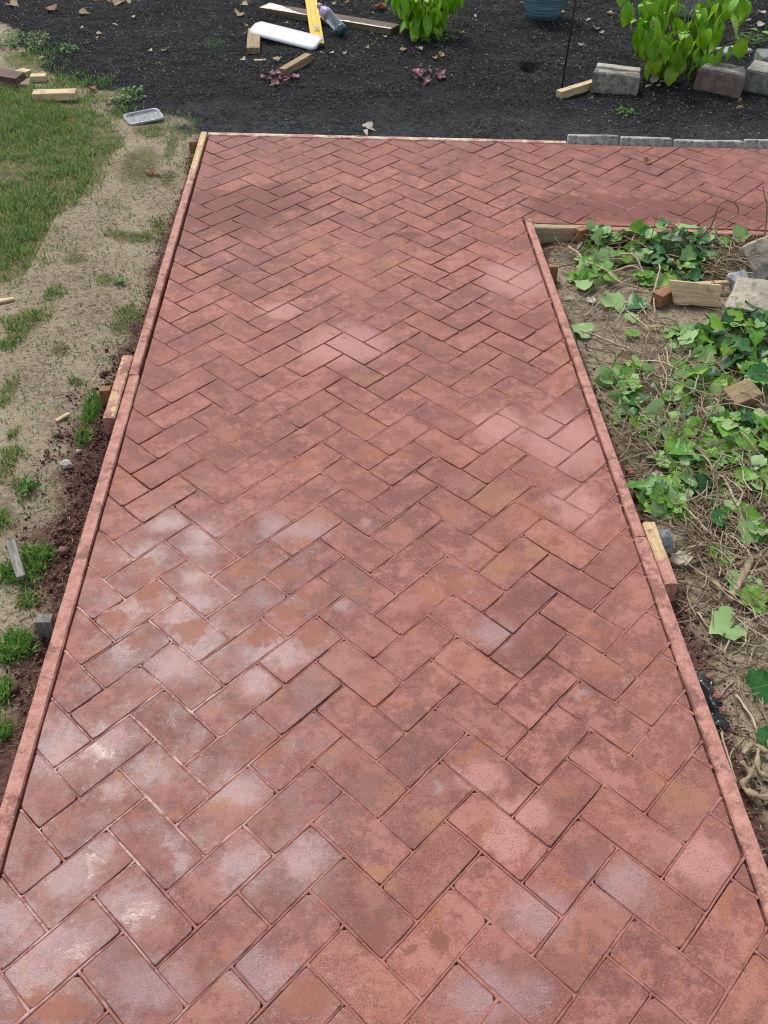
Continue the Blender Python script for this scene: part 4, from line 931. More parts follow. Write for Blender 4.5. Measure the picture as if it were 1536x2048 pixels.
tag(link('ivy_ground_cover', stamp('ivy_ground_cover', lv_, lf_, np.array(Ml), np.array(Tl)), stuff_mat('ivy_cover_leaf', [(0.010, 0.07, 0.014), (0.04, 0.17, 0.02), (0.12, 0.32, 0.03), (0.22, 0.43, 0.09)], 0.45, 0.2)), 'ivy ground cover carrying on past the right edge of the bed', 'ivy', kind='stuff')
# single picked leaves on the soil
for (px, py, az, pool, s, lab, tilt) in (
    (1225, 622, 1.2, IVP, 1.35, 'large pale curled ivy leaf lying on the bare dirt', 0.5), (1256, 612, -0.5, IVD, 1.2, 'dark ivy leaf touching the large pale curled one', 0.2),
    (1178, 672, 2.6, IVP, 1.1, 'limp pale ivy leaf against the upper right form board', 0.1), (1425, 1122, 0.4, IVM, 1.0, 'single ivy leaf right of the stake with torn plastic', 0.1),
    (1493, 1190, 1.9, IVP, 1.15, 'pale ivy leaf beside the lower end of the pale stick', 0.2), (1470, 1248, 3.6, IVP, 1.35, 'biggest pale green ivy leaf lying on bare soil', 0.2),
    (1500, 1384, 0.2, IVD, 1.1, 'dark curled ivy leaf lying on bare soil near the plastic', 0.5), (1255, 645, 0.6, IVP, 0.7, 'small pale leaf below the large curled ivy leaf', 0.2),
    (1268, 678, 2.1, IVM, 0.7, 'small yellowish ivy leaf alone on the bare dirt', 0.2), (1345, 512, 0.1, IVP, 1.2, 'upturned pale ivy leaf on top of the dark ivy mound', -0.3),
    (1525, 1215, 2.6, IVM, 1.0, 'ivy leaf at the right picture edge beside the biggest pale leaf', 0.2), (1532, 1500, 1.2, IVD, 0.9, 'dark ivy leaf above the pale roots', 0.3)):
    p = G(px, py); zz = 0.13 if py == 512 else 0.014
    o = put_leaf(ri.choice(pool[:7]), Vector((p.x, p.y, p.z+zz)), (math.cos(az), math.sin(az), 0.05), (0.1, -tilt, 1), None, s, 'ivy_leaf'); tag(o, lab, 'leaf')

# red leaf clumps on the mulch
for (px, py, rx, ry, n, lab) in ((556, 158, 42, 14, 26, 'wine red fallen leaves heaped around the square offcut'), (858, 154, 36, 13, 22, 'wine red seedling leaves alone in the middle of the mulch')):
    c, a, b = world_zone(px, py, rx, ry); t = thing('red_leaf_clump', (c.x, c.y, gz(c.x, c.y)), lab, 'leaves')
    for i in range(n):
        w = ri.uniform(0, 6.28); r = math.sqrt(ri.random()); az = ri.uniform(0, 6.28)
        put_leaf(ri.choice(REDL), Vector((a*r*math.cos(w), b*r*math.sin(w), 0.012+0.03*ri.random()*(1-r))), (math.cos(az), math.sin(az), ri.uniform(-.3, .5)), (ri.uniform(-.6, .6), ri.uniform(-.8, .2), 1), t, ri.uniform(0.7, 1.2))
# small weeds
def weed(px, py, rx, ry, n, h, lab):
    c, a, b = world_zone(px, py, rx, ry); t = thing('weed', (c.x, c.y, gz(c.x, c.y)), lab, 'weed')
    tv = [(0, 0, 0), (0.45, 0.5, 0.12), (0, 1, 0), (-0.45, 0.5, 0.12), (0, 0.5, -0.02)]; tf = [(0, 1, 4), (1, 2, 4), (2, 3, 4), (3, 0, 4)]
    M = np.zeros((n, 3, 3)); T = np.zeros((n, 3)); st = MB()
    for i in range(n):
        w = ri.uniform(0, 6.28); r = math.sqrt(ri.random()); az = ri.uniform(0, 6.28); T[i] = (a*r*math.cos(w), b*r*math.sin(w), 0.01+h*ri.random()*(1-0.6*r))
        M[i] = np.array(orient((math.cos(az), math.sin(az), ri.uniform(-.3, .5)), (ri.uniform(-.6, .6), ri.uniform(-.8, .2), 1)))*ri.uniform(0.014, 0.026)
        if i % 4 == 0: st.tube([(T[i][0]*0.3, T[i][1]*0.3, 0), tuple(T[i])], 0.0012, 3)
    tag(link('foliage', stamp('foliage', tv, tf, M, T), M_weed, t), kind='stuff'); st.build('stem', M_stem, t)
weed(22, 88, 26, 16, 130, 0.08, 'leafy green weed at the left picture edge below the dead leaves')
weed(72, 92, 24, 16, 120, 0.08, 'rounded green weed on the edge of the mulch near the wood offcuts')
weed(140, 106, 14, 8, 40, 0.06, 'small two stemmed weed standing alone on the mulch at upper left')
weed(1285, 105, 14, 10, 0+30, 0.05, 'small pale weed under the left side of the big green shrub')
weed(1500, 82, 28, 9, 90, 0.04, 'low green weed between the rear concrete block and the right edge')
weed(1250, 228, 18, 8, 40, 0.02, 'wilted green sprig lying on mulch in front of the concrete blocks')
weed(260, 195, 30, 16, 80, 0.03, 'grey green clover patch on the mulch above the plastic lid')
weed(870, 82, 40, 8, 60, 0.05, 'small seedlings at the foot of the lime green plant')
weed(60, 960+20, 14, 10, 26, 0.03, 'small broad leaf weed in the dirt at left')
weed(245, 566, 14, 6, 16, 0.012, 'flat pale green leaflets on the dirt beside the left form')

# ------------------------------------------------------------------ cut wood, slabs and stones on the right bed
def bed(px, py): return G(px, py)
p = bed(1382, 622)
timber('wood_block', (0.20, 0.040, 0.085), (p.x+0.005, p.y+0.03), math.radians(-7), M_wood_fresh, 'fresh pale timber block standing on edge in front of the ivy mound', rx=math.radians(-24), ry=math.radians(3), z=0.012, seed=6, taper=lambda v: setattr(v.co, 'x', v.co.x+(0.03 if v.co.x < 0 and v.co.z < 0.01 else 0)))
p = bed(1326, 616)
timber('wood_block', (0.085, 0.05, 0.055), (p.x, p.y+0.03), math.radians(40), M_wood_red, 'red brown block end peeping out behind the fresh pale timber block', z=0.004, seed=8)
p = bed(1420, 592)
timber('wood_lath', (0.20, 0.020, 0.018), (p.x, p.y+0.02), math.radians(6), M_wood_fresh, 'thin pale lath lying behind the fresh timber block', 'lath', z=0.035, seed=9)
p = G(1160, 482)
timber('wood_block', (0.05, 0.035, 0.06), (p.x, p.y), 0.5, M_wood_red, 'small red brown block wedged against the inner corner board', seed=10)
p = bed(1482, 826)
timber('wood_block', (0.110, 0.078, 0.050), (p.x, p.y+0.045), math.radians(22), M_wood_tan, 'square cut brown wood block tilted on the ivy at the right', rx=math.radians(14), ry=math.radians(-8), z=0.018, seed=12)
def slab(name, dims, loc, z, rot, mat, label, cat='concrete slab', seed=0, rough=0.008, taper=None, bev=0.005):
    o = lumpy_box(name, dims, mat, bev=bev, rough=rough, cuts=5, seed=seed, taper=taper); o.location = (loc[0], loc[1], gz(*loc)+z); o.rotation_euler = rot; return tag(o, label, cat)
p = bed(1500, 655)
slab('concrete_slab', (0.34, 0.19, 0.080), (p.x+0.075, p.y+0.075), 0.02, (math.radians(14), math.radians(4), math.radians(-14)), M_concrete_tan, 'pale broken concrete slab lying behind the dark ivy at the right edge', seed=3, taper=lambda v: setattr(v.co, 'x', v.co.x*(0.75 if v.co.y > 0 else 1)))
p = bed(1520, 570)
slab('concrete_slab', (0.24, 0.05, 0.17), (p.x+0.115, p.y+0.07), 0.02, (math.radians(-38), math.radians(-22), math.radians(12)), M_concrete_tan, 'tan concrete slab leaning up at the right edge behind the dry vines', seed=13, rough=0.010)
p = bed(1475, 592)
slab('stone', (0.09, 0.07, 0.055), (p.x, p.y+0.03), 0.02, (0.2, 0.1, 0.4), M_stone, 'shiny blue grey stone behind the pale broken slab', 'stone', seed=23, rough=0.018, bev=0.014)
p = bed(1520, 590)
slab('stone', (0.15, 0.08, 0.07), (p.x, p.y+0.04), 0.015, (0.1, -0.35, 0.5), M_stone_dark, 'dark rough stone wedged under the leaning slab', 'stone', seed=33, rough=0.016, bev=0.012)
# pale stick, roots
a, b = G(1457, 1208), G(1500, 1122); pts = spline([a+Vector((0, 0, 0.008)), (a*0.6+b*0.4)+Vector((0.004, 0, 0.014)), b+Vector((0, 0, 0.018))], 5)
tag(MB().tube([p-a for p in pts], [0.010, 0.011, 0.0105, 0.011, 0.010, 0.0105, 0.0115, 0.011, 0.0115, 0.011, 0.009], 8).build('pale_stick', M_root, None, True), 'thick peeled pale stick lying on the soil at the right', 'stick').location = a
rc = G(1515, 1560); rt = thing('root_clump', (rc.x, rc.y, gz(rc.x, rc.y)), 'clump of thick knotted pale roots at the lower right edge', 'roots')
for path, r in (([(1480,1520),(1500,1500),(1530,1515),(1560,1500)], 0.0068), ([(1478,1535),(1495,1560),(1480,1580),(1500,1600),(1545,1605)], 0.0075), ([(1510,1510),(1512,1545),(1530,1560),(1560,1550)], 0.0061), ([(1490,1590),(1520,1608),(1560,1600)], 0.0061), ([(1530,1490),(1545,1520),(1560,1560)], 0.0054)):
    pts = spline([G(*q_)-Vector((rc.x, rc.y, gz(rc.x, rc.y)))+Vector((0, 0, 0.010+0.02*ri.random())) for q_ in path], 5)
    MB().tube(pts, [r*(0.9+0.35*math.sin(i*1.3+len(pts))) for i in range(len(pts))], 7).build('root', M_root, rt, True)
# distinct dry vines
VINES = [ # polyline, radius, arch height, label
    ([(1136,501),(1155,525),(1167,545),(1205,562),(1234,580),(1275,582)], 0.0050, 0.045, 'thick pale vine running from the inner corner across the ivy'),
    ([(1230,526),(1242,540),(1263,545),(1288,564)], 0.0055, 0.07, 'short thick forked vine in the middle of the ivy'),
    ([(1213,559),(1261,558),(1284,564)], 0.0050, 0.05, 'straight vine joining the short forked one from the left'),
    ([(1309,512),(1311,537),(1313,566),(1303,607),(1309,637)], 0.0040, 0.05, 'vine hanging down left of the fresh timber block'),
    ([(1275,607),(1299,645),(1330,655)], 0.0030, 0.01, 'thin vine right of the large pale leaf'),
    ([(1247,620),(1270,645),(1295,668),(1292,685)], 0.0035, 0.012, 'vine trailing from the large pale leaf over bare dirt'),
    ([(1151,662),(1205,685),(1238,699),(1290,715)], 0.0040, 0.010, 'long vine lying on bare dirt beside the upper right form board'),
    ([(1165,640),(1200,612),(1225,592)], 0.0030, 0.012, 'thin straight twig above the bare dirt beside the form'),
    ([(1255,735),(1294,746),(1318,768),(1320,796),(1353,798),(1373,796)], 0.0045, 0.03, 'bent vine with a sharp elbow above the wilted ivy'),
    ([(1279,730),(1322,744),(1362,768),(1395,796)], 0.0035, 0.035, 'arched vine crossing just above the elbowed vine'),
    ([(1329,700),(1331,733),(1338,759),(1322,790)], 0.0035, 0.03, 'curly vine dropping onto the elbowed vine'),
    ([(1388,882),(1403,921),(1419,958),(1430,982)], 0.0042, 0.03, 'upper of two pale vines pointing at the splice block bed'),
    ([(1410,905),(1430,960),(1443,978),(1473,1039),(1490,1075),(1515,1110)], 0.0045, 0.03, 'long pale vine slanting down to the right above the pale stick'),
    ([(1274,1000),(1305,971),(1349,956)], 0.0040, 0.02, 'straight twig touching the right form above the splice block'),
    ([(1419,792),(1430,823),(1438,836)], 0.0045, 0.03, 'short thick vine left of the square brown block'),
    ([(1362,1106),(1400,1100),(1429,1112),(1455,1130),(1475,1160)], 0.0032, 0.02, 'vine arching right from the stake with torn plastic'),
    ([(1397,1150),(1430,1178),(1467,1205),(1536,1258)], 0.0032, 0.015, 'long thin twig slanting past the pale ivy leaves'),
    ([(1394,1229),(1417,1261),(1455,1284),(1447,1305),(1452,1320)], 0.0030, 0.008, 'crooked twig on the bare soil below the biggest pale leaf'),
    ([(1420,1264),(1460,1272),(1499,1290)], 0.0026, 0.006, 'thin twig beside the crooked one on bare soil'),
    ([(1470,1395),(1495,1440),(1520,1490)], 0.0035, 0.015, 'twig running down to the pale roots'),
    ([(1440,1470),(1452,1520),(1470,1570)], 0.0030, 0.012, 'thin reddish twig along the lower right form'),
    ([(1350,1010),(1385,1050),(1410,1080),(1460,1095)], 0.0030, 0.03, 'vine sagging above the torn plastic stake'),
    ([(1440,850),(1480,905),(1536,950)], 0.0022, 0.06, 'thin green brown runner over the leafy ivy patch')]
for path, r, hh, lab in VINES:
    n_ = len(path); P3 = [G(*q_)+Vector((0, 0, r+0.004+hh*math.sin(math.pi*(i+0.3)/(n_-0.4)))) for i, q_ in enumerate(path)]
    pts = spline(P3, 6); o0 = pts[0].copy(); m = len(pts)
    pts = [p+Vector((nz(p.x, p.y, 30, 3), nz(p.x, p.y, 30, 8), nz(p.x, p.y, 30, 5)))*0.004 for p in pts]
    tag(MB().tube([p-o0 for p in pts], [r*(1.05-0.35*i/m+0.1*math.sin(i*1.9)) for i in range(m)], 6).build('dry_vine', M_vine, None, True), lab, 'vine').location = o0
for path, r, Yp, lab in (([(1400,474),(1419,456),(1429,436),(1438,410),(1455,401),(1473,410),(1475,428),(1452,443),(1425,459),(1395,482)], 0.0045, -0.97, 'reddish vine curling into a loop above the side form board'),
                      ([(1522,500),(1531,459),(1534,413),(1529,392),(1526,372)], 0.0035, -1.0, 'upright vine shoot at the right picture edge'),
                      ([(1300,492),(1306,462),(1312,436),(1316,420)], 0.0020, -0.96, 'thin upright twig sticking up over the side walkway'),
                      ([(1330,490),(1345,462),(1362,444),(1370,428)], 0.0020, -0.98, 'thin bare twig leaning right over the side form board'),
                      ([(1450,470),(1490,500),(1470,530)], 0.0040, -1.05, 'reddish vine dropping from the loop into the dry tangle')):
    P3 = [V(a, b, Yp-0.012*math.sin(i)) for i, (a, b) in enumerate(path)]; pts = spline(P3, 5); o0 = pts[0].copy()
    tag(MB().tube([p-o0 for p in pts], [r*(1-0.4*i/len(pts)) for i in range(len(pts))], 6).build('dry_vine', M_vine_red, None, True), lab, 'vine').location = o0
# tangle of dry vines (nobody could count it)
tg = MB(); rt_ = random.Random(33)
def twigs(px, py, rx, ry, n, hgt, ln=(0.08, 0.22), rad=(0.0010, 0.0024)):
    c, a, b = world_zone(px, py, rx, ry)
    for i in range(n):
        w = rt_.uniform(0, 6.28); rr = math.sqrt(rt_.random()); x, y = c.x+a*rr*math.cos(w), c.y+b*rr*math.sin(w); h = rt_.uniform(0, 6.28); L = rt_.uniform(*ln); cv = rt_.uniform(-0.5, 0.5)
        z = hgt*rt_.random()*(1-0.5*rr); pts = []; dz = rt_.uniform(-0.15, 0.25)
        for k in range(7):
            if outside(x, y) > 0.045: pts.append((x, y, max(gz(x, y)+0.003, gz(x, y)+z)))
            h += cv*0.35+rt_.uniform(-0.35, 0.35); x += L/6*math.cos(h); y += L/6*math.sin(h); z = max(0.002, z+dz*L/6+rt_.uniform(-0.006, 0.006))
        if len(pts) > 2: tg.tube(pts, rt_.uniform(*rad), 4)
twigs(1280, 470, 110, 22, 90, 0.06); twigs(1330, 880, 90, 70, 130, 0.09); twigs(1400, 800, 110, 60, 90, 0.09); twigs(1430, 940, 100, 60, 90, 0.08); twigs(1210, 520, 60, 40, 50, 0.05); twigs(1460, 535, 70, 45, 330, 0.10, (0.06, 0.18)); twigs(1300, 505, 170, 45, 110, 0.08); twigs(1260, 600, 130, 60, 60, 0.02); twigs(1340, 740, 140, 60, 130, 0.035)
twigs(1380, 830, 160, 60, 160, 0.04); twigs(1420, 950, 120, 60, 190, 0.04); twigs(1450, 1050, 90, 60, 200, 0.03); twigs(1480, 1150, 60, 60, 70, 0.02); twigs(1480, 1320, 60, 90, 40, 0.01, (0.05, 0.14)); twigs(1500, 1470, 40, 60, 26, 0.01, (0.05, 0.12))
twigs(1500, 620, 60, 90, 60, 0.05); twigs(1430, 1120, 90, 60, 120, 0.03); twigs(1480, 1230, 60, 50, 60, 0.02); twigs(1460, 1020, 90, 40, 90, 0.05)
for q_ in ((1640, 620), (1700, 800), (1640, 950), (1760, 1050), (1660, 1250), (1760, 560), (1900, 800)): twigs(q_[0], q_[1], 110, 90, 70, 0.05)
tag(tg.build('dry_vine_tangle', M_twig), 'tangle of thin dry brown vines over the right bed', 'vines', kind='stuff')

# black plastic sheeting beside the right form
def film(name, x0, x1, y0, y1, nx_, ny_, zf, label, mat=M_film, th=0.0015):
    v = []; f = []
    for s in (0, th):
        for j in range(ny_+1):
            for i in range(nx_+1):
                x = x0+(x1-x0)*i/nx_; y = y0+(y1-y0)*j/ny_; x += 0.012*nz(x, y, 25, 3)
                v.append((x, y, zf(x, y, i/nx_, j/ny_)-s))
    m = (nx_+1)*(ny_+1)
    for j in range(ny_):
        for i in range(nx_):
            k = j*(nx_+1)+i; f.append((k, k+1, k+nx_+2, k+nx_+1)); f.append((m+k, m+k+nx_+1, m+k+nx_+2, m+k+1))
    o = link(name, mesh(name, v, f, True), mat); return tag(o, label, 'plastic sheet')
film('plastic_sheet', 1.352, 1.385, -2.10, -1.45, 4, 30, lambda x, y, s, t: -0.022-0.06*s**1.5+0.008*nz(x, y, 18, 2), 'strip of black plastic sheeting tucked against the upper right form')
p = G(1425, 1400)
film('plastic_sheet', 1.382, 1.432, p.y-0.09, p.y+0.08, 12, 24, lambda x, y, s, t: gz(x, y)+0.014+0.040*max(0, 1-2*abs(s-0.35))*(1-abs(2*t-1))+0.022*nz(x, y, 55, 2), 'crumpled black plastic with pink cement lumps beside the lower right form')
film('plastic_wrap', 1.393, 1.442, -2.772, -2.705, 8, 8, lambda x, y, s, t: 0.012-0.05*max(abs(2*s-1), abs(2*t-1))**3+0.006*nz(x, y, 60, 2), 'torn grey plastic draped over the stake by the right splice block', mat=plain_mat('grey_plastic_film', (0.10, 0.11, 0.12), (0.26, 0.28, 0.30), 60, 0.25, 0.3))
def lump(name, p, s, mat, seed, label, cat, flat=0.7, group=None):
    bm = bmesh.new(); bmesh.ops.create_icosphere(bm, subdivisions=2, radius=1)
    for v in bm.verts:
        k = 1+0.45*mnoise.noise(v.co*1.6+Vector((seed, 0, 0)))+0.2*mnoise.noise(v.co*4+Vector((0, seed, 0))); v.co = Vector((v.co.x*k*s, v.co.y*k*s*0.8, v.co.z*k*s*flat))
    me = bpy.data.meshes.new(name); bm.to_mesh(me); bm.free(); o = link(name, me, mat); o.location = p; return tag(o, label, cat, group)
for i, (px, py, s, lab) in enumerate(((1412, 1372, 0.011, 'uppermost pink cement lump on the crumpled black plastic'), (1430, 1410, 0.014, 'largest pink cement lump on the crumpled black plastic'), (1438, 1438, 0.010, 'lowest pink cement lump at the foot of the crumpled plastic'), (1262, 950, 0.020, 'pink cement lump beside the right form below the ivy tangle'), (1272, 975, 0.016, 'smaller pink cement lump just below another beside the right form'))):
    p = G(px, py); lump('cement_lump', (p.x, p.y, p.z+0.02+(0.02 if py > 1300 else -0.008)), s, M_lump, i*2.3, lab, 'cement lump')

# ------------------------------------------------------------------ left side things
a, b = G(68, 206), G(152, 203); c = (a+b)/2
timber('wood_offcut', (0.235, 0.075, 0.042), (c.x, c.y+0.03), math.radians(4), M_wood_fresh, 'largest pale wood offcut lying in the grass at upper left', z=0.006, seed=31)
a, b = G(62, 166), G(92, 164); c = (a+b)/2
timber('wood_offcut', (0.090, 0.06, 0.032), (c.x, c.y+0.025), math.radians(6), M_wood_fresh, 'smallest pale offcut lying between two larger offcuts in the grass', z=0.004, seed=32)
a, b = G(-18, 168), G(44, 178); c = (a+b)/2
timber('wood_offcut', (0.22, 0.085, 0.038), (c.x, c.y+0.04), math.radians(-24), M_wood_old, 'weathered brown offcut with a pale stripe at the left picture edge', rx=0.15, z=0.03, seed=33)
a = G(40, 160)
timber('wood_offcut', (0.075, 0.10, 0.03), (a.x, a.y+0.05), math.radians(-32), M_wood_fresh, 'pale offcut sticking out under the weathered brown one', z=0.004, seed=34)
a = G(8, 605); timber('wood_chip', (0.085, 0.035, 0.010), (a.x, a.y), math.radians(18), M_wood_fresh, 'pale pointed wood chip on the dirt at the left picture edge', 'wood chip', rough=0.003, z=0.004, seed=41, taper=lambda v: setattr(v.co, 'y', v.co.y*(0.3 if v.co.x > 0 else 1)))
a, b = G(26, 1098), G(48, 1165); c = (a+b)/2
timber('wood_sliver', (0.15, 0.026, 0.012), (c.x, c.y), math.atan2((b-a).y, (b-a).x), M_wood_grey, 'pale grey wood sliver standing in the grass tuft at left', 'wood chip', rough=0.004, z=0.020, seed=43, ry=0.06)
a = G(126, 838); timber('wood_chip', (0.055, 0.014, 0.008), (a.x, a.y), math.radians(50), M_wood_fresh, 'small pale wood chip on the dirt above the green tuft', 'wood chip', rough=0.002, z=0.003, seed=44)
p = G(133, 932); lump('stone', (p.x, p.y, p.z+0.008), 0.020, M_concrete_lt, 7.7, 'small pale stone at the edge of the red clods', 'stone')
p = G(158, 905); lump('stone', (p.x, p.y, p.z+0.006), 0.010, M_concrete_tan, 9.7, 'tiny tan stone beside the green tuft and red clods', 'stone')
# clear plastic lid
a, b = G(246, 250), G(326, 238); c = (a+b)/2; ld = thing('plastic_lid', (c.x, c.y+0.03, gz(c.x, c.y)+0.016), 'shallow clear plastic lid lying on the grass near the far corner', 'lid', rot=(0.06, -0.04, math.radians(24)))
def lid_shape(w, d, rim, dep, r=0.03):
    def ring(w, d, z, r):
        out = []
        for cx, cy, a0 in ((w/2-r, d/2-r, 0), (-w/2+r, d/2-r, 90), (-w/2+r, -d/2+r, 180), (w/2-r, -d/2+r, 270)):
            for k in range(5):
                t = math.radians(a0+k*22.5); out.append((cx+r*math.cos(t), cy+r*math.sin(t), z))
        return out
    rings = [ring(w, d, -0.004, r), ring(w, d, 0.004, r), ring(w-rim, d-rim, 0.006, r), ring(w-2*rim, d-2*rim, 0.004, r*0.8), ring(w-2*rim-0.01, d-2*rim-0.01, -dep, r*0.7)]
    v = sum(rings, []); f = []
    for i in range(4):
        for k in range(20): f.append((i*20+k, i*20+(k+1) % 20, (i+1)*20+(k+1) % 20, (i+1)*20+k))
    return v, f, [80+k for k in range(20)]
v, f, inner = lid_shape(0.20, 0.145, 0.010, 0.006)
link('lid_rim', mesh('lid_rim', v, f, True), M_lid, ld)
link('lid_panel', mesh('lid_panel', [v[i] for i in inner]+[(v[i][0], v[i][1], v[i][2]-0.002) for i in inner], [tuple(range(20)), tuple(range(39, 19, -1))]), M_lid_in, ld)

# fallen leaves scattered about
def scatter_leaves(places, pool, label, group, s=(0.8, 1.3), cat='leaf', name='dry_leaf'):
    for (px, py) in places:
        p = G(px, py); az = ri.uniform(0, 6.28)
        o = put_leaf(ri.choice(pool), Vector((p.x, p.y, p.z+0.012)), (math.cos(az), math.sin(az), ri.uniform(-.15, .3)), (ri.uniform(-.5, .5), ri.uniform(-.6, .3), 1), None, ri.uniform(*s), name); tag(o, label, cat, group)
scatter_leaves([(108,24),(160,30),(195,5),(215,4),(240,6),(180,2),(20,12),(480,30),(745,30),(770,20),(760,12),(700,6),(680,12),(255,3)], DRY+DRYR, 'curled brown dead leaf on the mulch along the top edge', 'brown dead leaves along the top', (1.1, 1.9))
scatter_leaves([(733,98),(725,108),(570,50),(492,68),(496,52),(670,12),(950,32),(898,22),(890,30),(785,75),(745,70),(770,78),(1040,8),(1180,42),(1172,45),(1215,30),(1128,28),(1160,95),(1205,70),(1190,60),(920,70),(905,80),(835,100),(880,115),(870,118),(845,132),(565,118),(556,125),(485,122),(645,106),(665,110),(690,108),(805,105),(168,58),(195,72),(225,52),(195,80),(270,38),(143,17),(300,105),(330,105),(485,12)], DRYP+DRY, 'small pale dry leaf on the dark mulch beyond the far form', 'pale dry leaves on the mulch', (0.45, 0.95))
scatter_leaves([(735,262),(742,260),(730,264)], DRYP, 'pale dry leaf lying against the middle of the far form board', 'leaves on the far form', (0.8, 1.0))
scatter_leaves([(1310,168),(1320,176),(1330,170),(1300,176),(1345,178),(1480,200),(1485,218),(1265,190),(1415,185),(1500,45),(1515,55),(1525,30)], DRY+DRYR+DRYP, 'brown dry leaf on the mulch around the concrete blocks', 'dry leaves around the concrete blocks', (0.6, 1.0))
scatter_leaves([(90,118),(126,172),(152,150),(178,182),(52,108),(218,210),(290,345),(310,352)], DRYR+DRY, 'rusty dry leaf in the grass at upper left', 'dry leaves in the grass', (0.7, 1.1))
scatter_leaves([(1150,600),(1170,585),(1295,640),(1310,665),(1330,680),(1258,722),(1285,860),(1300,870),(1320,960),(1360,1135),(1385,1140),(1350,930),(1200,640),(1180,610),(1165,490),(1175,482),(1190,494),(1210,488),(1230,495),(1182,500)], DRY+DRYP, 'dry tan leaf among the vines of the right bed', 'dry leaves on the right bed', (0.6, 1.1))
p = G(1290, 327, 0.0)
o = put_leaf(DRYR[2], Vector((p.x, p.y, 0.006)), (0.8, 0.4, 0.1), (0.2, -0.4, 1), None, 0.7, 'dry_leaf'); tag(o, 'tiny brown leaf lying on the bricks of the side walkway', 'leaf')

# ------------------------------------------------------------------ stuff: grass, mulch chips, clods, straw, litter
def rot_arrays(n, tilt, sc):
    az = rng.uniform(0, 2*np.pi, n); tx = rng.normal(0, tilt, n); ty = rng.normal(0, tilt, n)
    ca_, sa = np.cos(az), np.sin(az); Z = np.zeros((n, 3, 3)); Z[:, 0, 0] = ca_; Z[:, 0, 1] = -sa; Z[:, 1, 0] = sa; Z[:, 1, 1] = ca_; Z[:, 2, 2] = 1
    X_ = np.zeros((n, 3, 3)); X_[:, 0, 0] = 1; X_[:, 1, 1] = np.cos(tx); X_[:, 1, 2] = -np.sin(tx); X_[:, 2, 1] = np.sin(tx); X_[:, 2, 2] = np.cos(tx)
    Y_ = np.zeros((n, 3, 3)); Y_[:, 1, 1] = 1; Y_[:, 0, 0] = np.cos(ty); Y_[:, 0, 2] = np.sin(ty); Y_[:, 2, 0] = -np.sin(ty); Y_[:, 2, 2] = np.cos(ty)
    return Z @ X_ @ Y_ * sc[:, None, :]
BLADE_V = [(-0.5, 0, 0), (0.5, 0, 0), (-0.38, 0.25, 0.55), (0.38, 0.25, 0.55), (0, 0.75, 0.9)]; BLADE_F = [(0, 1, 3, 2), (2, 3, 4)]
def grass_obj(name, pts, hts, mat, label):
    n = len(pts); T = np.array(pts); hts = np.array(hts); sc = np.stack([rng.uniform(0.0026, 0.0055, n), hts*rng.uniform(0.3, 1.0, n), hts], 1)
    tag(link(name, stamp(name, BLADE_V, BLADE_F, rot_arrays(n, 0.30, sc), T), mat), label, 'grass', kind='stuff')
P1, H1, P2, H2 = [], [], [], []
xsL = [p[0] for p in LAWN_W]; ysL = [p[1] for p in LAWN_W]
for _ in range(110000):
    x = random.uniform(max(-2.0, min(xsL)), max(xsL)+0.22); y = random.uniform(min(ysL), max(ysL))
    if not inpoly(x+0.12*nz(x, y, 4, 61)+0.08*nz(x, y, 11, 64)+abs(random.gauss(0, 0.11))-0.05, y+0.16*nz(x, y, 4, 63)+random.gauss(0, 0.08), LAWN_W): continue
    dn = 0.55+0.8*nz(x, y, 3.0, 41)+0.6*nz(x, y, 9, 43)
    if random.random() > dn: continue
    P1.append((x, y, gz(x, y)-0.004)); H1.append(random.uniform(0.020, 0.045)*(0.7+0.5*max(0, dn)))
for t, (c, a, b) in zip(TUFTS, tw):
    for _ in range(int(t[4]*1.5)):
        r = math.sqrt(random.random())*1.3; w = random.uniform(0, 6.283); x, y = c.x+a*r*math.cos(w), c.y+b*r*math.sin(w)
        if outside(x, y) < 0.04 or nz(x, y, 12, 3) < (r-0.45)*0.9-0.15: continue
        (P2 if t[6] else P1).append((x, y, gz(x, y)-0.004)); (H2 if t[6] else H1).append(t[5]*random.uniform(0.5, 1.2)*(1.1-0.4*r))
for _ in range(15000):
    x, y = random.uniform(-1.25, -0.26), random.uniform(-3.6, 0.55)
    if outside(x, y) < 0.06 or random.random() > 0.30+1.2*nz(x, y, 5, 77): continue
    P1.append((x, y, gz(x, y)-0.003)); H1.append(random.uniform(0.010, 0.026))
for _ in range(5200):
    x = random.uniform(-1.75, -0.25); y = random.uniform(0.15, 2.2)
    ma = mulch_amount(x, y)
    if outside(x, y) < 0.06 or not (0.02 < ma < 0.85) or random.random() > 0.75+0.9*nz(x, y, 6, 79): continue
    P2.append((x, y, gz(x, y)-0.003)); H2.append(random.uniform(0.016, 0.042))
grass_obj('lawn_grass', P1, H1, M_grass, 'worn lawn grass on the left of the walkway')
grass_obj('grass_tufts', P2, H2, M_grass_lush, 'lush green grass tufts along the left side')
CHIP_V = [(-0.5, -0.5, 0), (0.5, -0.35, 0.1), (0.4, 0.5, 0), (-0.45, 0.3, 0.15), (0, 0, 1.0)]; CHIP_F = [(0, 1, 4), (1, 2, 4), (2, 3, 4), (3, 0, 4), (3, 2, 1, 0)]
def v_outside(x, y):
    a = np.maximum(LEFT_X-x, y-(0.252-0.071*(x+0.2))); b = np.minimum(x-(1.303-0.0125*(y+0.78)), (-0.78-0.083*(x-1.303))-y); return np.maximum(a, b)
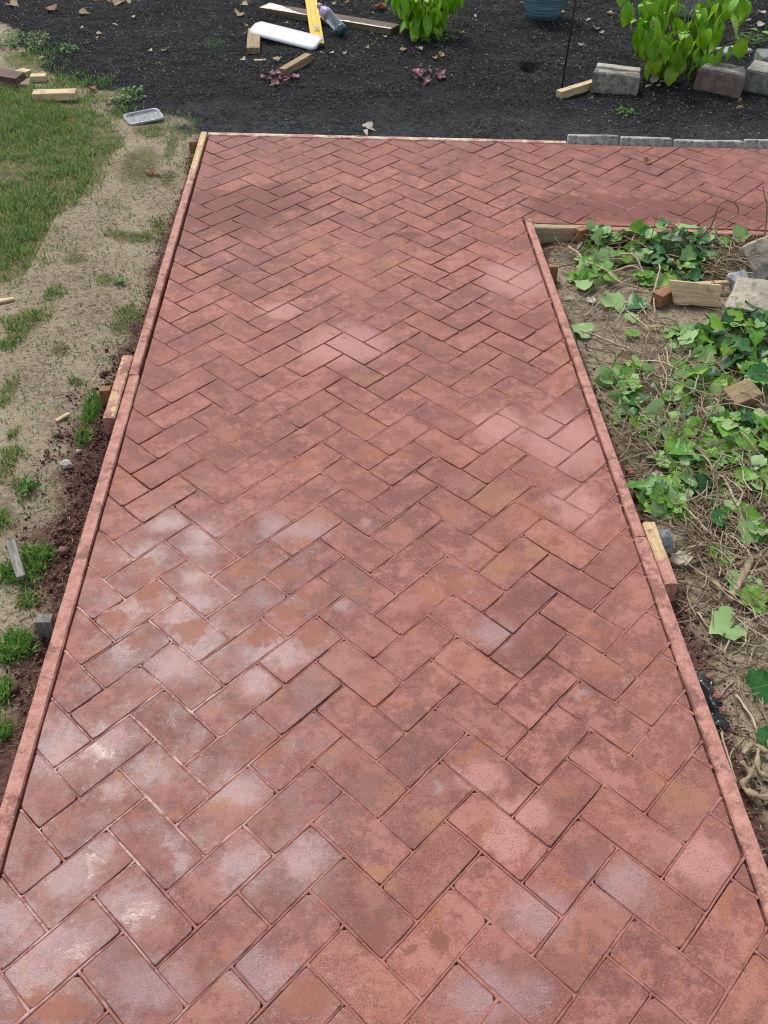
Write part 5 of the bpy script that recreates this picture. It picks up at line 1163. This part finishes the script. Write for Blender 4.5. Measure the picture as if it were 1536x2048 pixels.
def chips(name, n, fx, fy, dens, ln, wd, ht, mat, label, cat, tilt=0.35, lift=0.002, gap=0.048):
    X_, Y_ = np.zeros(0), np.zeros(0)
    while len(X_) < n:
        x = rng.uniform(*fx, n); y = rng.uniform(*fy, n); k = (v_outside(x, y) > gap) & (rng.random(n) < dens(x, y)); X_ = np.concatenate([X_, x[k]]); Y_ = np.concatenate([Y_, y[k]])
    X_, Y_ = X_[:n], Y_[:n]; T = np.stack([X_, Y_, look(ZA, X_, Y_)+lift*rng.random(n)], 1); sc = np.stack([rng.uniform(*ln, n), rng.uniform(*wd, n), rng.uniform(*ht, n)], 1)
    tag(link(name, stamp(name, CHIP_V, CHIP_F, rot_arrays(n, tilt, sc), T), mat), label, cat, kind='stuff')
def nz2(x, y, s_, k): return np.array([nz(a, b, s_, k) for a, b in zip(x, y)])
def sm2(a, b, x): t = np.clip((x-a)/(b-a), 0, 1); return t*t*(3-2*t)
MU = GA[:, :, 0]
chips('bark_mulch', 110000, (-2.2, 3.8), (0.0, 3.25), lambda x, y: look(MU, x, y)**1.5*np.clip(0.6+1.2*look(ZA+0.034, x, y)/0.014, 0.25, 1)*(0.55+0.45*sm2(0.2, 0.8, y-0.24+0.071*x)), (0.006, 0.040), (0.0012, 0.0045), (0.001, 0.0032), M_chip, 'black dyed shredded bark mulch beyond the walkway', 'mulch', 0.28, 0.008)
chips('mulch_strips', 3500, (-2.2, 3.8), (0.3, 3.25), lambda x, y: look(MU, x, y)**2*sm2(0.3, 0.9, y-0.24+0.071*x), (0.025, 0.07), (0.002, 0.007), (0.001, 0.004), M_chip, 'longer shredded strips in the black mulch', 'mulch', 0.35, 0.012)
chips('pale_litter', 5200, (-2.1, 3.8), (0.28, 3.2), lambda x, y: (look(MU, x, y) > 0.5)*np.clip(0.15+0.5*sm2(0.5, 2.0, y)+0.5*sm2(1.5, 2.2, x), 0, 1), (0.004, 0.022), (0.002, 0.007), (0.001, 0.004), M_litter, 'pale bits of leaf litter scattered over the mulch', 'litter', 0.4, 0.010)
chips('dry_straw_left', 9000, (-1.3, -0.23), (-3.9, 0.5), lambda x, y: np.clip(0.45+0.9*nz2(x, y, 4, 17), 0, 1), (0.006, 0.034), (0.0012, 0.003), (0.001, 0.0025), M_straw, 'dry straw bits on the bare dirt left of the walkway', 'straw', 0.3, 0.004)
chips('dry_straw_right', 15000, (1.36, 3.0), (-4.0, -0.86), lambda x, y: x*0+1, (0.006, 0.030), (0.0010, 0.0032), (0.001, 0.0025), M_straw, 'dry straw and twig bits on the soil of the right bed', 'straw', 0.35, 0.010)
# red clods
ico = bmesh.new(); bmesh.ops.create_icosphere(ico, subdivisions=1, radius=0.5)
CV = [tuple(v.co*(1+0.75*mnoise.noise(v.co*7+Vector((4, 1, 2))))) for v in ico.verts]; CF = [tuple(v.index for v in f.verts) for f in ico.faces]; ico.free()
RE = GA[:, :, 1]; n_c = 60000; lf = rng.random(n_c) < 0.75
cx_ = np.where(lf, rng.uniform(-0.46, -0.24, n_c), rng.uniform(1.36, 1.52, n_c)); cy_ = np.where(lf, rng.uniform(-4.0, 0.1, n_c), rng.uniform(-4.0, -0.9, n_c))
ra = look(RE, cx_, cy_); keep = (v_outside(cx_, cy_) > 0.040) & (rng.random(n_c) < ra**1.2*np.clip(0.55+0.9*nz2(cx_, cy_, 9, 71), 0, 1)*np.where(cy_ < -1.7, 1.0, 0.35))
cx_, cy_, ra = cx_[keep][:14000], cy_[keep][:14000], ra[keep][:14000]; m_ = len(cx_)
sz = rng.choice([0.0025, 0.0035, 0.0045, 0.006, 0.008, 0.012], m_, p=[0.26, 0.26, 0.2, 0.15, 0.09, 0.04])*rng.uniform(0.7, 1.35, m_); sz = np.where((rng.random(m_) < 0.012) & (cy_ < -1.7), sz*2.2, sz); sz = np.where(cy_ > -1.6, np.minimum(sz, 0.007), sz)
T = np.stack([cx_, cy_, look(ZA, cx_, cy_)+0.2*sz+0.018*ra*ra*rng.random(m_)], 1); S = sz[:, None]*rng.uniform(0.6, 1.5, (m_, 3))
tag(link('red_clods', stamp('red_clods', CV, CF, rot_arrays(len(T), 0.6, np.array(S)), np.array(T)), M_clod), 'crumbly red brown soil clods along the forms', 'soil', kind='stuff')
